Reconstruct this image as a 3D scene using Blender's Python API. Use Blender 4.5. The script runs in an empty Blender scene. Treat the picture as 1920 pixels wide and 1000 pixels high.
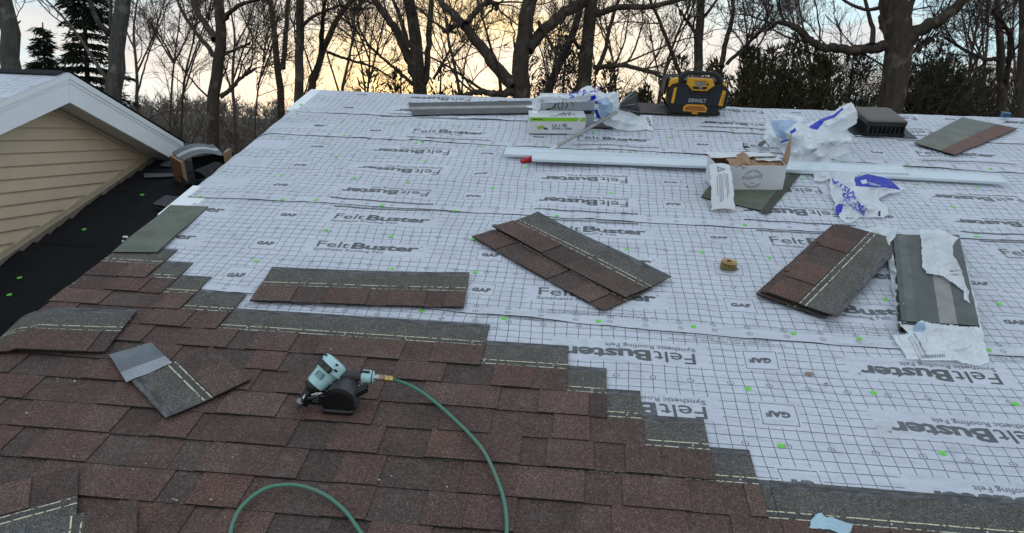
import bpy, math, random
import numpy as np
from mathutils import Vector, Matrix, noise
random.seed(7); rng = np.random.default_rng(7)
SC = bpy.context.scene
COL = SC.collection
R = math.radians

# ------------------------------------------------------------------ camera
PITCH = R(18.0)                      # roof pitch, four in twelve
ROOF = Matrix.Translation((0, 0, 3.3)) @ Matrix.Rotation(PITCH, 4, 'X')   # roof frame: u along eave, v up the slope, n off the deck
RC = ((0.99512078, 0.09770899, 0.01369637), (0.05793804, -0.4663386, -0.88270691), (-0.07986125, 0.87919353, -0.4697243))
FOC, EYE = 1450.2, 1.87956
cam = bpy.data.objects.new('camera', bpy.data.cameras.new('camera'))
COL.objects.link(cam)
cam.data.lens = 36 * FOC / 1920; cam.data.sensor_width = 36
cam.data.clip_start = 0.05; cam.data.clip_end = 2000
cm = Matrix(((RC[0][0], -RC[1][0], -RC[2][0], 0), (RC[0][1], -RC[1][1], -RC[2][1], 0), (RC[0][2], -RC[1][2], -RC[2][2], EYE), (0, 0, 0, 1)))
cam.matrix_world = ROOF @ cm
SC.camera = cam

# ------------------------------------------------------------------ sky, sun, exposure
SUN_AZ, SUN_EL = R(-9.0), R(4.0)      # azimuth measured from +Y towards +X
world = bpy.data.worlds.new('World'); SC.world = world; world.use_nodes = True

class G:
    """small node-graph helper"""
    def __init__(s, nt): s.nt = nt; s.n = nt.nodes; s.l = nt.links
    def set(s, sock, v):
        if isinstance(v, bpy.types.NodeSocket): s.l.new(v, sock)
        elif v is not None:
            if hasattr(sock.default_value, '__len__') and not hasattr(v, '__len__'): v = (v, v, v, 1)[:len(sock.default_value)]
            elif hasattr(v, '__len__') and len(v) == 3 and len(sock.default_value) == 4: v = (*v, 1)
            sock.default_value = v
    def node(s, t, props=None, **ins):
        n = s.n.new(t)
        for k, v in (props or {}).items(): setattr(n, k, v)
        for k, v in ins.items():
            k = int(k[1:]) if k[0] == '_' and k[1:].isdigit() else k.replace('_', ' ')
            s.set(n.inputs[k], v)
        return n
    def m(s, op, a, b=None, c=None):
        n = s.n.new('ShaderNodeMath'); n.operation = op
        s.set(n.inputs[0], a)
        if b is not None: s.set(n.inputs[1], b)
        if c is not None: s.set(n.inputs[2], c)
        return n.outputs[0]
    def mix(s, f, a, b, mode='MIX'):
        n = s.n.new('ShaderNodeMix'); n.data_type = 'RGBA'; n.blend_type = mode
        s.set(n.inputs[0], f); s.set(n.inputs[6], a); s.set(n.inputs[7], b)
        return n.outputs[2]
    def noise(s, vec, scale, detail=2.0, rough=.5, dist=0.0):
        n = s.node('ShaderNodeTexNoise', None, Scale=scale, Detail=detail, Roughness=rough, Distortion=dist)
        if vec is not None: s.l.new(vec, n.inputs['Vector'])
        return n.outputs['Fac']
    def ramp(s, f, stops, interp='LINEAR'):
        n = s.n.new('ShaderNodeValToRGB'); n.color_ramp.interpolation = interp
        e = n.color_ramp.elements
        while len(e) < len(stops): e.new(.5)
        for i, (p, c) in enumerate(stops):
            e[i].position = p; e[i].color = (c, c, c, 1) if not hasattr(c, '__len__') else (*c, 1)
        s.set(n.inputs[0], f); return n.outputs[0]
    def sep(s, v):
        n = s.n.new('ShaderNodeSeparateXYZ'); s.l.new(v, n.inputs[0]); return n.outputs
    def step(s, a, b):          # a<b
        return s.m('LESS_THAN', a, b)

g = G(world.node_tree); g.n.clear()
sky = g.node('ShaderNodeTexSky', {'sky_type': 'NISHITA', 'sun_disc': False, 'sun_elevation': SUN_EL, 'sun_rotation': SUN_AZ})
tc = g.node('ShaderNodeTexCoord').outputs['Generated']
nrm = g.node('ShaderNodeVectorMath', {'operation': 'NORMALIZE'}); g.l.new(tc, nrm.inputs[0]); D_ = nrm.outputs[0]
x, y, z = g.sep(D_)
# soft cloud deck: grey blue overhead, cream towards the horizon, gold round the hidden sun
up = g.m('MAXIMUM', z, 0.0)
mp = g.node('ShaderNodeMapping', None, Scale=(1.6, 1.6, 6.0)); g.l.new(D_, mp.inputs['Vector'])
cl = g.noise(mp.outputs[0], 2.6, 6, .6, .5)
mp2 = g.node('ShaderNodeMapping', None, Scale=(1.7, 1.7, 6.5), Location=(3.1, 1.7, .4)); g.l.new(D_, mp2.inputs['Vector'])
cl2 = g.noise(mp2.outputs[0], 2.3, 4, .5, .3)
base = g.mix(g.ramp(up, [(0, 0), (.12, .45), (.35, .85), (1, 1)]), (6.3, 6.0, 5.6), (5.0, 5.6, 6.4))
base = g.mix(g.ramp(cl, [(.35, 0), (.65, 1)]), g.mix(.55, base, (3.6, 4.2, 5.1)), base)
# the eastern half, opposite the sunset, is a brighter open pale sky
eastm = g.node('ShaderNodeMath', {'operation': 'MULTIPLY'}); g.set(eastm.inputs[0], g.ramp(g.m('MULTIPLY', y, -1.0), [(0, 0), (.55, 1)])); g.set(eastm.inputs[1], g.ramp(z, [(.0, 1), (.3, .8), (.8, 0)]))
base = g.mix(eastm.outputs[0], base, (7.9, 8.2, 8.7))
sd = Vector((math.sin(SUN_AZ) * math.cos(SUN_EL), math.cos(SUN_AZ) * math.cos(SUN_EL), math.sin(SUN_EL)))
dp = g.node('ShaderNodeVectorMath', {'operation': 'DOT_PRODUCT'}); g.l.new(D_, dp.inputs[0]); dp.inputs[1].default_value = sd
dot = dp.outputs['Value']
wide = g.ramp(dot, [(.92, 0), (.965, .35), (.988, .85), (1, 1)])
lowb = g.ramp(z, [(0, 1), (.1, 1), (.22, .55), (.42, 0)])
gl = g.m('MULTIPLY', wide, lowb)
base = g.mix(g.m('MULTIPLY', gl, g.ramp(cl2, [(.34, .12), (.60, .95)])), base, (7.5, 6.9, 5.4))
hot = g.m('MULTIPLY', g.ramp(dot, [(.978, 0), (.996, 1)]), g.ramp(cl2, [(.4, 0), (.6, 1)]))
base = g.mix(g.m('MULTIPLY', hot, .5), base, (8.6, 5.9, 2.1))
# thin openings of clear cyan sky away from the sun
op = g.m('MULTIPLY', g.ramp(cl2, [(.5, 0), (.62, 1)]), g.ramp(dot, [(.5, 1), (.93, .9), (.975, 0)]))
base = g.mix(g.m('MULTIPLY', op, .62), base, (3.7, 6.5, 7.6))
gh = g.ramp(z, [(0.0, 1), (.02, 0)])
tot = g.mix(.12, base, sky.outputs[0])
bg = g.node('ShaderNodeBackground', None, Strength=0.1); g.l.new(tot, bg.inputs['Color'])
wo = g.node('ShaderNodeOutputWorld'); g.l.new(bg.outputs[0], wo.inputs[0])

sun = bpy.data.objects.new('sun', bpy.data.lights.new('sun', 'SUN')); COL.objects.link(sun)
sun.data.energy = 0.5; sun.data.angle = R(14); sun.data.color = (1, .78, .5)
sun.rotation_euler = (-sd).to_track_quat('-Z', 'Y').to_euler()
SC.view_settings.view_transform = 'Standard'; SC.view_settings.look = 'None'
SC.view_settings.gamma = 1; SC.view_settings.use_curve_mapping = False
SC.view_settings.exposure = 0.66
SC.render.engine = 'CYCLES'
SC.cycles.max_bounces = 6; SC.cycles.transparent_max_bounces = 12

# ------------------------------------------------------------------ image rays on to real planes
def ray(px, py):
    d = ((px - 960) / FOC, (py - 500) / FOC, 1.0)
    return Vector([sum(RC[j][i] * d[j] for j in range(3)) for i in range(3)])
def P(px, py, n=0.0):                 # the point of the plane n metres off the deck
    d = ray(px, py); t = (n - EYE) / d.z
    return Vector((d.x * t, d.y * t, n))
def PU(px, py, u):                    # the point of the vertical plane at u
    d = ray(px, py); t = u / d.x
    return Vector((u, d.y * t, EYE + d.z * t))
EYEW = ROOF @ Vector((0, 0, EYE))
R3 = ROOF.to_3x3()
def PW(px, py, dist):                 # the point at a distance north of the eye
    d = R3 @ ray(px, py)
    return EYEW + d * (dist / d.y)

# ------------------------------------------------------------------ objects
def tag(o, label=None, cat=None, group=None, kind=None):
    if label: o['label'] = label
    if cat: o['category'] = cat
    if group: o['group'] = group
    if kind: o['kind'] = kind
    return o
def empty(name, mw, label=None, cat=None, group=None, kind=None):
    o = bpy.data.objects.new(name, None); COL.objects.link(o); o.matrix_world = mw
    o.empty_display_size = .05
    return tag(o, label, cat, group, kind)
def link(name, me, parent=None, mw=None, local=None):
    o = bpy.data.objects.new(name, me); COL.objects.link(o)
    if parent is not None:
        o.parent = parent
        if local is not None: o.matrix_local = local
    if mw is not None: o.matrix_world = mw
    return o
class MB:
    """collects polygons with a material index, a colour and a uv"""
    def __init__(s): s.v = []; s.f = []; s.mi = []; s.col = []; s.uv = []; s.sm = []
    def add(s, vs, fs, mi=0, col=(1, 1, 1), uvs=None, smooth=False, M=None):
        b = len(s.v)
        for p in vs:
            p = Vector(p)
            s.v.append(M @ p if M is not None else p)
        for f in fs:
            s.f.append([b + i for i in f]); s.mi.append(mi); s.col.append(col); s.sm.append(smooth)
            s.uv.append([uvs[i] if uvs else (vs[i][0], vs[i][1]) for i in f])
    def box(s, lo, hi, mi=0, col=(1, 1, 1), M=None, bev=0.0):
        (x0, y0, z0), (x1, y1, z1) = lo, hi
        if bev <= 0:
            vs = [(x0, y0, z0), (x1, y0, z0), (x1, y1, z0), (x0, y1, z0), (x0, y0, z1), (x1, y0, z1), (x1, y1, z1), (x0, y1, z1)]
            s.add(vs, [(3, 2, 1, 0), (4, 5, 6, 7), (0, 1, 5, 4), (1, 2, 6, 5), (2, 3, 7, 6), (3, 0, 4, 7)], mi, col, None, False, M)
            return
        b = bev
        pts = [(x0 + b, y0), (x1 - b, y0), (x1, y0 + b), (x1, y1 - b), (x1 - b, y1), (x0 + b, y1), (x0, y1 - b), (x0, y0 + b)]
        cx, cy = (x0 + x1) / 2, (y0 + y1) / 2
        def ins(p, k): return (p[0] + (b * k if p[0] < cx else -b * k), p[1] + (b * k if p[1] < cy else -b * k))
        rings = [(z0, 1), (z0 + b, 0), (z1 - b, 0), (z1, 1)]
        vs = []; fs = []
        for z_, k in rings: vs += [(*ins(p, k * .8), z_) for p in pts]
        for r in range(3):
            for i in range(8):
                j = (i + 1) % 8; fs.append((r * 8 + i, r * 8 + j, r * 8 + 8 + j, r * 8 + 8 + i))
        fs += [tuple(range(7, -1, -1)), tuple(range(24, 32))]
        s.add(vs, fs, mi, col, None, False, M)
    def prism(s, pts, z0, z1, mi=0, col=(1, 1, 1), M=None, inset=0.0):
        n = len(pts)
        if inset:
            c = (sum(p[0] for p in pts) / n, sum(p[1] for p in pts) / n)
            def ins(p):
                d = Vector((c[0] - p[0], c[1] - p[1])); d = d.normalized() * inset; return (p[0] + d.x, p[1] + d.y)
            q = [ins(p) for p in pts]; zi = z1 - inset if z1 > z0 else z1 + inset
            vs = [(*p, z0) for p in pts] + [(*p, zi) for p in pts] + [(*p, z1) for p in q]; L = 3
        else:
            vs = [(*p, z0) for p in pts] + [(*p, z1) for p in pts]; L = 2
        fs = [tuple(range(n - 1, -1, -1)), tuple(range((L - 1) * n, L * n))]
        for r in range(L - 1):
            for i in range(n):
                j = (i + 1) % n; fs.append((r * n + i, r * n + j, r * n + n + j, r * n + n + i))
        s.add(vs, fs, mi, col, None, False, M)
    def tube(s, pts, rad, seg=8, mi=0, col=(1, 1, 1), caps=True, M=None, smooth=True):
        pts = [Vector(p) for p in pts]; n = len(pts)
        if not hasattr(rad, '__len__'): rad = [rad] * n
        vs = []; fs = []
        t0 = (pts[1] - pts[0]).normalized()
        a = t0.orthogonal().normalized()
        for i, p in enumerate(pts):
            t = (pts[min(i + 1, n - 1)] - pts[max(i - 1, 0)])
            t = t.normalized() if t.length > 1e-9 else t0
            a = (a - t * a.dot(t)).normalized(); b = t.cross(a)
            for k in range(seg):
                w = 2 * math.pi * k / seg
                vs.append(p + (a * math.cos(w) + b * math.sin(w)) * rad[i])
        for i in range(n - 1):
            for k in range(seg):
                j = (k + 1) % seg; fs.append((i * seg + k, i * seg + j, (i + 1) * seg + j, (i + 1) * seg + k))
        s.add(vs, fs, mi, col, None, smooth, M)
        if caps:
            s.add(vs[:seg], [tuple(range(seg - 1, -1, -1))], mi, col, None, False, M)
            s.add(vs[-seg:], [tuple(range(seg))], mi, col, None, False, M)
    def build(s, name, mats, parent=None, mw=None, local=None):
        me = s.mesh(name, mats)
        return link(name, me, parent, mw, local)
    def mesh(s, name, mats):
        me = bpy.data.meshes.new(name); me.from_pydata([tuple(p) for p in s.v], [], s.f)
        if not hasattr(mats, '__len__'): mats = [mats]
        for m_ in mats: me.materials.append(m_)
        me.polygons.foreach_set('material_index', s.mi); me.polygons.foreach_set('use_smooth', s.sm)
        ca = me.color_attributes.new('Col', 'FLOAT_COLOR', 'CORNER')
        cc = []; uu = []
        for f, c, uv in zip(s.f, s.col, s.uv):
            for k in range(len(f)): cc += [c[0], c[1], c[2], 1]; uu += [uv[k][0], uv[k][1]]
        ca.data.foreach_set('color', cc)
        me.uv_layers.new(name='UVMap').data.foreach_set('uv', uu)
        me.update(); return me
def mesh_np(name, V, F, mat, smooth=True):
    me = bpy.data.meshes.new(name); V = np.asarray(V, np.float32); F = np.asarray(F, np.int32); k = F.shape[1]
    me.vertices.add(len(V)); me.vertices.foreach_set('co', V.ravel())
    me.loops.add(F.size); me.loops.foreach_set('vertex_index', F.ravel())
    me.polygons.add(len(F)); me.polygons.foreach_set('loop_start', np.arange(len(F), dtype=np.int32) * k)
    me.polygons.foreach_set('use_smooth', np.full(len(F), smooth))
    me.materials.append(mat); me.update(calc_edges=True); return me
def N3(x_, y_, z_=0.0): return noise.noise(Vector((x_, y_, z_)))
def inpoly(x_, y_, poly):
    c = False; n = len(poly); j = n - 1
    for i in range(n):
        xi, yi = poly[i][0], poly[i][1]; xj, yj = poly[j][0], poly[j][1]
        if (yi > y_) != (yj > y_) and x_ < (xj - xi) * (y_ - yi) / (yj - yi) + xi: c = not c
        j = i
    return c
def edged(x_, y_, poly):
    best = 9
    for i in range(len(poly)):
        ax, ay = poly[i - 1][0], poly[i - 1][1]; bx, by = poly[i][0], poly[i][1]
        dx, dy = bx - ax, by - ay; L = dx * dx + dy * dy + 1e-12
        t = max(0, min(1, ((x_ - ax) * dx + (y_ - ay) * dy) / L))
        best = min(best, math.hypot(x_ - ax - t * dx, y_ - ay - t * dy))
    return best

# ------------------------------------------------------------------ materials
def new_mat(name):
    m_ = bpy.data.materials.new(name); m_.use_nodes = True; gg = G(m_.node_tree); gg.n.clear()
    out = gg.node('ShaderNodeOutputMaterial'); b = gg.node('ShaderNodeBsdfPrincipled'); gg.l.new(b.outputs[0], out.inputs[0])
    gg.b = b; gg.out = out
    return m_, gg
def bump(gg, h, dist=.002, strength=1.0):
    n = gg.node('ShaderNodeBump', None, Strength=strength, Distance=dist, Height=h)
    gg.l.new(n.outputs[0], gg.b.inputs['Normal'])
def simple(name, col, rough=.5, metal=0.0, var=.12, scale=30, bmp=0.0, bscale=200, coat=0.0, trans=0.0, usecol=False):
    m_, q = new_mat(name)
    tco = q.node('ShaderNodeTexCoord').outputs['Object']
    f = q.noise(tco, scale, 4, .6)
    base_ = col
    if usecol:
        at = q.node('ShaderNodeAttribute', {'attribute_name': 'Col'}).outputs['Color']
        base_ = q.mix(1.0, at, col, 'MULTIPLY')
    c = q.mix(1.0, base_, q.ramp(f, [(.25, 1 - var), (.75, 1 + var)]), 'MULTIPLY')
    q.set(q.b.inputs['Base Color'], c)
    q.set(q.b.inputs['Roughness'], q.m('ADD', rough - .08, q.m('MULTIPLY', f, .16)))
    q.b.inputs['Metallic'].default_value = metal
    q.b.inputs['Coat Weight'].default_value = coat
    if trans: q.b.inputs['Transmission Weight'].default_value = trans
    if bmp: bump(q, q.noise(tco, bscale, 3, .6), bmp)
    return m_

# granulated asphalt: the colour sits on the faces, print and scuffs come from the uv in metres
def granules(name, lines=True):
    m_, q = new_mat(name)
    at = q.node('ShaderNodeAttribute', {'attribute_name': 'Col'}).outputs['Color']
    tco = q.node('ShaderNodeTexCoord'); ob = tco.outputs['Object']; uv = tco.outputs['UV']
    rnd = q.node('ShaderNodeObjectInfo').outputs['Random']
    off = q.node('ShaderNodeVectorMath', {'operation': 'ADD'}); q.l.new(ob, off.inputs[0])
    cmb = q.node('ShaderNodeCombineXYZ', None, X=q.m('MULTIPLY', rnd, 37.0), Y=q.m('MULTIPLY', rnd, 91.0)); q.l.new(cmb.outputs[0], off.inputs[1])
    o2 = off.outputs[0]
    vor = q.node('ShaderNodeTexVoronoi', {'feature': 'F1'}, Scale=330.0); q.l.new(o2, vor.inputs['Vector'])
    cell = q.sep(vor.outputs['Color'])[0]
    f1 = q.ramp(cell, [(0, .50), (.35, .82), (.7, 1.08), (.9, 1.45), (1, 2.5)])  # palest cells are tan flecks and granule sparkle painted into the colour
    f2 = q.ramp(q.noise(o2, 110, 2, .6), [(.3, .72), (.7, 1.3)])
    f3 = q.ramp(q.noise(o2, 7, 3, .6), [(.3, .85), (.7, 1.15)])
    c = q.mix(1, at, f1, 'MULTIPLY'); c = q.mix(1, c, f2, 'MULTIPLY'); c = q.mix(1, c, f3, 'MULTIPLY')
    # pale dust in worn places, also painting soft highlights on the granules
    du = q.ramp(q.noise(o2, 11, 6, .75), [(.56, 0), (.76, .38)])
    c = q.mix(du, c, (.2, .185, .18))
    if lines:
        ux, uy, _ = q.sep(uv)
        wob = q.m('MULTIPLY', q.m('SUBTRACT', q.noise(o2, 40, 2), .5), .003)
        yy = q.m('ADD', uy, wob)
        def line(y0, w, thr, colr, cc):
            d = q.step(q.m('ABSOLUTE', q.m('SUBTRACT', yy, y0)), w)
            br = q.m('GREATER_THAN', q.noise(o2, 55, 2, .7), thr)
            return q.mix(q.m('MULTIPLY', q.m('MULTIPLY', d, br), .85), cc, colr)
        c = line(.187, .0025, .45, (.74, .72, .46), c)
        c = line(.158, .0022, .47, (.74, .70, .52), c)
        # smoother sealant band between the lines and scuffed top edge
        bnd = q.m('MULTIPLY', q.step(q.m('ABSOLUTE', q.m('SUBTRACT', uy, .172)), .012), .35)
        c = q.mix(bnd, c, (.045, .045, .045))
        top = q.m('GREATER_THAN', uy, .298)
        sm = q.node('ShaderNodeMapping', None, Scale=(14, 60, 20)); q.l.new(o2, sm.inputs['Vector'])
        smear = q.ramp(q.noise(sm.outputs[0], 1.0, 4, .7), [(.42, 0), (.62, .75)])
        c = q.mix(q.m('MULTIPLY', top, .75), c, (.05, .05, .052))
        c = q.mix(q.m('MULTIPLY', top, q.m('MULTIPLY', smear, .6)), c, (.24, .24, .25))
    q.set(q.b.inputs['Base Color'], c)
    q.b.inputs['Roughness'].default_value = .82
    q.b.inputs['Specular IOR Level'].default_value = .35
    bump(q, q.m('ADD', q.m('MULTIPLY', vor.outputs['Distance'], 1.0), q.noise(o2, 110, 2)), .0016, .8)
    return m_
M_SH = granules('shingle_granules'); M_GR = granules('plain_granules', False)
M_EDGE = simple('cut_asphalt', (.012, .011, .011), .9, bmp=.001)
def back_mat():
    m_, q = new_mat('shingle_back_sand')
    tco = q.node('ShaderNodeTexCoord'); ob = tco.outputs['Object']; ux, uy, _ = q.sep(tco.outputs['UV'])
    f = q.ramp(q.noise(ob, 420, 2, .6), [(.3, .6), (.7, 1.45)])
    f3 = q.ramp(q.noise(ob, 9, 4, .6), [(.3, .8), (.7, 1.2)])
    at = q.node('ShaderNodeAttribute', {'attribute_name': 'Col'}).outputs['Color']
    c = q.mix(1, q.mix(1, at, f, 'MULTIPLY'), f3, 'MULTIPLY')
    q.set(q.b.inputs['Base Color'], c); q.b.inputs['Roughness'].default_value = .8
    bump(q, q.noise(ob, 420, 2), .001, .7)
    return m_
M_BACK = back_mat()

def felt_mat(name, fb_u, fb_v, inv, pitch, gaf_u, gaf_v, v_lo, slope=0.0):
    """printed synthetic underlayment; uv is the sheet's own metres"""
    m_, q = new_mat(name)
    tco = q.node('ShaderNodeTexCoord'); ob = tco.outputs['Object']; ux, uy, _ = q.sep(tco.outputs['UV'])
    PU_ = 1.2375
    def per(a, a0, p):        # signed distance to the nearest a0 + k p
        t = q.m('DIVIDE', q.m('SUBTRACT', a, a0), p)
        return q.m('MULTIPLY', q.m('SUBTRACT', t, q.m('ROUND', t)), p)
    gs = .0515
    def aline(a, a0, w): return q.step(q.m('ABSOLUTE', per(a, a0, gs)), w)
    gu0 = gaf_u; gv0 = v_lo + .095
    grid = q.m('MAXIMUM', aline(ux, gu0, .0017), aline(uy, gv0, .0021))
    fbu = per(ux, fb_u, PU_); fbv = per(uy, fb_v, pitch)
    inb = q.m('MULTIPLY', q.step(q.m('ABSOLUTE', fbu), .333), q.step(q.m('ABSOLUTE', fbv), .082))
    gau = q.m('ABSOLUTE', per(ux, gaf_u, PU_)); gav = q.m('ABSOLUTE', per(uy, gaf_v, pitch))
    ing = q.m('MULTIPLY', q.step(gau, .0772), q.step(gav, .078))
    edge = q.step(uy, v_lo + .078)
    clear = q.m('MAXIMUM', q.m('MAXIMUM', inb, ing), edge)
    grid = q.m('MULTIPLY', grid, q.m('SUBTRACT', 1, clear))
    # frame of the small printed box
    o_ = q.m('MULTIPLY', q.step(gau, .069), q.step(gav, .066)); i_ = q.m('MULTIPLY', q.step(gau, .0656), q.step(gav, .0612))
    grid = q.m('MAXIMUM', grid, q.m('SUBTRACT', o_, i_))
    # fastener targets
    def circ(u0, pu, v0, pv, r):
        du = per(ux, u0, pu)
        dv = per(uy, v0, pv) if pv else q.m('SUBTRACT', uy, v0)
        d = q.m('SQRT', q.m('ADD', q.m('MULTIPLY', du, du), q.m('MULTIPLY', dv, dv)))
        ring = q.step(q.m('ABSOLUTE', q.m('SUBTRACT', d, r)), .0016)
        cr = q.m('MULTIPLY', q.step(d, r), q.step(q.m('MINIMUM', q.m('ABSOLUTE', du), q.m('ABSOLUTE', dv)), .001))
        return q.m('MAXIMUM', ring, cr)
    grid = q.m('MAXIMUM', grid, circ(gu0, gs * 3, fb_v + pitch / 2, pitch, .0125))
    grid = q.m('MAXIMUM', grid, circ(gu0, gs * 3, v_lo + .032, None, .0115))
    dash = q.m('MULTIPLY', q.step(q.m('ABSOLUTE', q.m('SUBTRACT', uy, v_lo + .072)), .0012), q.m('GREATER_THAN', q.m('FRACT', q.m('MULTIPLY', ux, 90)), .45))
    grid = q.m('MAXIMUM', grid, q.m('MULTIPLY', dash, .7))
    at = q.node('ShaderNodeAttribute', {'attribute_name': 'Col'}).outputs['Color']
    big = q.noise(ob, 1.6, 4, .6); sml = q.noise(ob, 22, 5, .65)
    paper = q.mix(q.ramp(big, [(.3, 0), (.7, 1)]), (.54, .565, .63), (.615, .64, .70))
    paper = q.mix(q.ramp(sml, [(.50, 0), (.75, .28)]), paper, (.43, .44, .46))
    # boot dust, granules and small scuffs
    sp = q.node('ShaderNodeTexVoronoi', {'feature': 'F1'}, Scale=26.0); q.l.new(ob, sp.inputs['Vector'])
    spk = q.m('MULTIPLY', q.step(sp.outputs['Distance'], .045), q.m('GREATER_THAN', q.noise(ob, 4, 3), .52))
    paper = q.mix(q.m('MULTIPLY', spk, .7), paper, (.12, .11, .11))
    du = q.ramp(q.noise(ob, 5.5, 6, .72, .6), [(.56, 0), (.74, .45)])
    paper = q.mix(du, paper, (.36, .36, .37))
    v3 = q.node('ShaderNodeTexVoronoi', {'feature': 'F1'}, Scale=75.0); q.l.new(ob, v3.inputs['Vector'])
    gr_ = q.m('MULTIPLY', q.step(v3.outputs['Distance'], .10), q.m('GREATER_THAN', q.noise(ob, 2.6, 4, .7), .55))
    paper = q.mix(q.m('MULTIPLY', gr_, .55), paper, (.14, .11, .10))
    bt = q.ramp(q.noise(ob, 3.1, 2, .5, 1.5), [(.60, 0), (.68, .22)])
    paper = q.mix(bt, paper, (.40, .40, .41))
    fade = q.ramp(q.noise(ob, 70, 3, .7), [(.3, .62), (.62, 1)])
    c = q.mix(q.m('MULTIPLY', grid, q.m('MULTIPLY', fade, .88)), paper, (.03, .038, .055))
    red = q.step(q.m('ABSOLUTE', q.m('SUBTRACT', uy, v_lo + .56)), .0012)
    c = q.mix(q.m('MULTIPLY', red, .35), c, (.45, .12, .14))
    q.set(q.b.inputs['Base Color'], c)
    q.set(q.b.inputs['Roughness'], q.m('ADD', .44, q.m('MULTIPLY', sml, .2)))
    q.b.inputs['Specular IOR Level'].default_value = .22
    st = q.node('ShaderNodeMapping', None, Scale=(3, 11, 3)); q.l.new(ob, st.inputs['Vector'])
    h1 = q.noise(st.outputs[0], 2.2, 4, .55, .8)
    h2 = q.noise(ob, 48, 3, .6)
    rd = q.m('ABSOLUTE', q.m('SUBTRACT', q.noise(ob, 5.0, 3, .6, .5), .5))
    hh = q.m('ADD', q.m('ADD', q.m('MULTIPLY', h1, 1.0), q.m('MULTIPLY', h2, .05)), q.m('MULTIPLY', rd, -1.1))
    bump(q, hh, .03, .75)
    return m_

M_INK, q_ = new_mat('print_ink'); ob_c = q_.node('ShaderNodeTexCoord').outputs['Object']
q_.set(q_.b.inputs['Base Color'], q_.mix(q_.ramp(q_.noise(ob_c, 26, 6, .75), [(.54, 0), (.76, .4)]), q_.mix(q_.ramp(q_.noise(ob_c, 1.3, 3), [(.35, 0), (.65, 1)]), (.058, .062, .068), (.105, .11, .118)), (.38, .40, .43)))
M_INKL = simple('thin_print_ink', (.15, .16, .175), .5, var=.3, scale=60)
M_WHITE = simple('white_aluminium', (.82, .85, .87), .4, var=.04, scale=4, coat=.15)
M_STRIP = simple('mill_white_aluminium', (.58, .65, .70), .32, var=.05, scale=6, coat=.3)
M_LINE = simple('aluminium_shadow_groove', (.2, .22, .24), .4)
M_SOFF = simple('soffit_panel_vinyl', (.66, .66, .64), .5, var=.04)
M_SID = simple('tan_vinyl_siding', (.60, .485, .345), .45, var=.06, scale=7, bmp=.0006, bscale=60)
M_JCH = simple('tan_trim_vinyl', (.50, .41, .30), .45, var=.06)
M_DECK = simple('roof_deck_boards', (.25, .18, .11), .8)
M_GREEN = simple('neon_green_plastic', (.16, .64, .07), .45, var=.1)
M_GREEND = simple('green_cap_centre', (.09, .42, .04), .45, var=.1)
M_STEEL = simple('nail_steel', (.55, .55, .56), .35, .9)
M_WOOD = simple('weathered_plywood', (.17, .085, .038), .75, var=.35, scale=22, bmp=.002, bscale=50)
M_WOODL = simple('raw_plywood_edge', (.30, .20, .12), .8, var=.25, scale=40)
def black_felt():
    m_, q = new_mat('black_rubber_underlayment')
    ob = q.node('ShaderNodeTexCoord').outputs['Object']
    f = q.noise(ob, 3, 6, .65); s2 = q.noise(ob, 220, 2)
    c = q.mix(q.ramp(f, [(.4, 0), (.75, .5)]), (.006, .007, .009), (.017, .018, .021))
    c = q.mix(q.ramp(s2, [(.62, 0), (.75, .35)]), c, (.06, .06, .062))
    q.set(q.b.inputs['Base Color'], c); q.b.inputs['Roughness'].default_value = .82
    q.b.inputs['Specular IOR Level'].default_value = .2
    bump(q, q.m('ADD', s2, q.m('MULTIPLY', f, 3)), .002, .6)
    return m_
M_BLK = black_felt()

# ------------------------------------------------------------------ lettering (flat print, cut as thin shapes)
_tc = {}
def text_geo(txt, size=1.0, bold=0.0, space=1.0):
    key = (txt, bold, space)
    if key not in _tc:
        cu = bpy.data.curves.new('t', 'FONT'); cu.body = txt; cu.size = 1; cu.offset = bold; cu.space_character = space
        cu.resolution_u = 2; cu.fill_mode = 'FRONT'
        o = bpy.data.objects.new('t', cu); COL.objects.link(o)
        dg = bpy.context.evaluated_depsgraph_get(); me = bpy.data.meshes.new_from_object(o.evaluated_get(dg))
        V = [v.co.copy() for v in me.vertices]; F = [list(p.vertices) for p in me.polygons]
        bpy.data.objects.remove(o); bpy.data.curves.remove(cu); bpy.data.meshes.remove(me)
        w = max(v.x for v in V) if V else 0
        _tc[key] = (V, F, w)
    V, F, w = _tc[key]
    return [v * size for v in V], F, w * size
def put_text(mb, txt, M, size, bold=0.0, space=1.0, mi=0, width=None, fn=None, col=(1, 1, 1)):
    V, F, w = text_geo(txt, size, bold, space)
    sx = width / w if width else 1
    out = []
    for v in V:
        p = M @ Vector((v.x * sx, v.y, 0))
        out.append(fn(p) if fn else p)
    mb.add(out, F, mi, col)
# ================================================================== MAIN ROOF
roof = empty('house_roof', ROOF, 'large low-pitched roof covered in printed grey underlayment with brown shingles started along its lower left', 'roof', kind='thing')
ML = MB(); ML.box((-2.37, -1.2, -.022), (7.5, 6.64, -.004)); ML.build('roof_deck', M_DECK, roof)
mb = MB()     # far slope falls away behind the ridge
c2, s2_ = math.cos(2 * PITCH), math.sin(2 * PITCH)
B = Matrix.Translation((0, 6.66, -.006)) @ Matrix.Rotation(-2 * PITCH, 4, 'X')
mb.box((-2.39, 0, -.02), (7.5, 4.2, 0), M=B); mb.build('back_slope', M_BLK, roof)
for a, b_, nm in ((-1.2, 6.66, 'rake_board'),):
    mb = MB(); mb.box((-2.385, a, -.19), (-2.372, b_, -.004)); mb.build(nm, M_WHITE, roof)
mb = MB(); mb.box((-2.368, -1.2, -.55), (-2.33, 6.4, -.024)); mb.build('side_wall', M_SID, roof)
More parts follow.
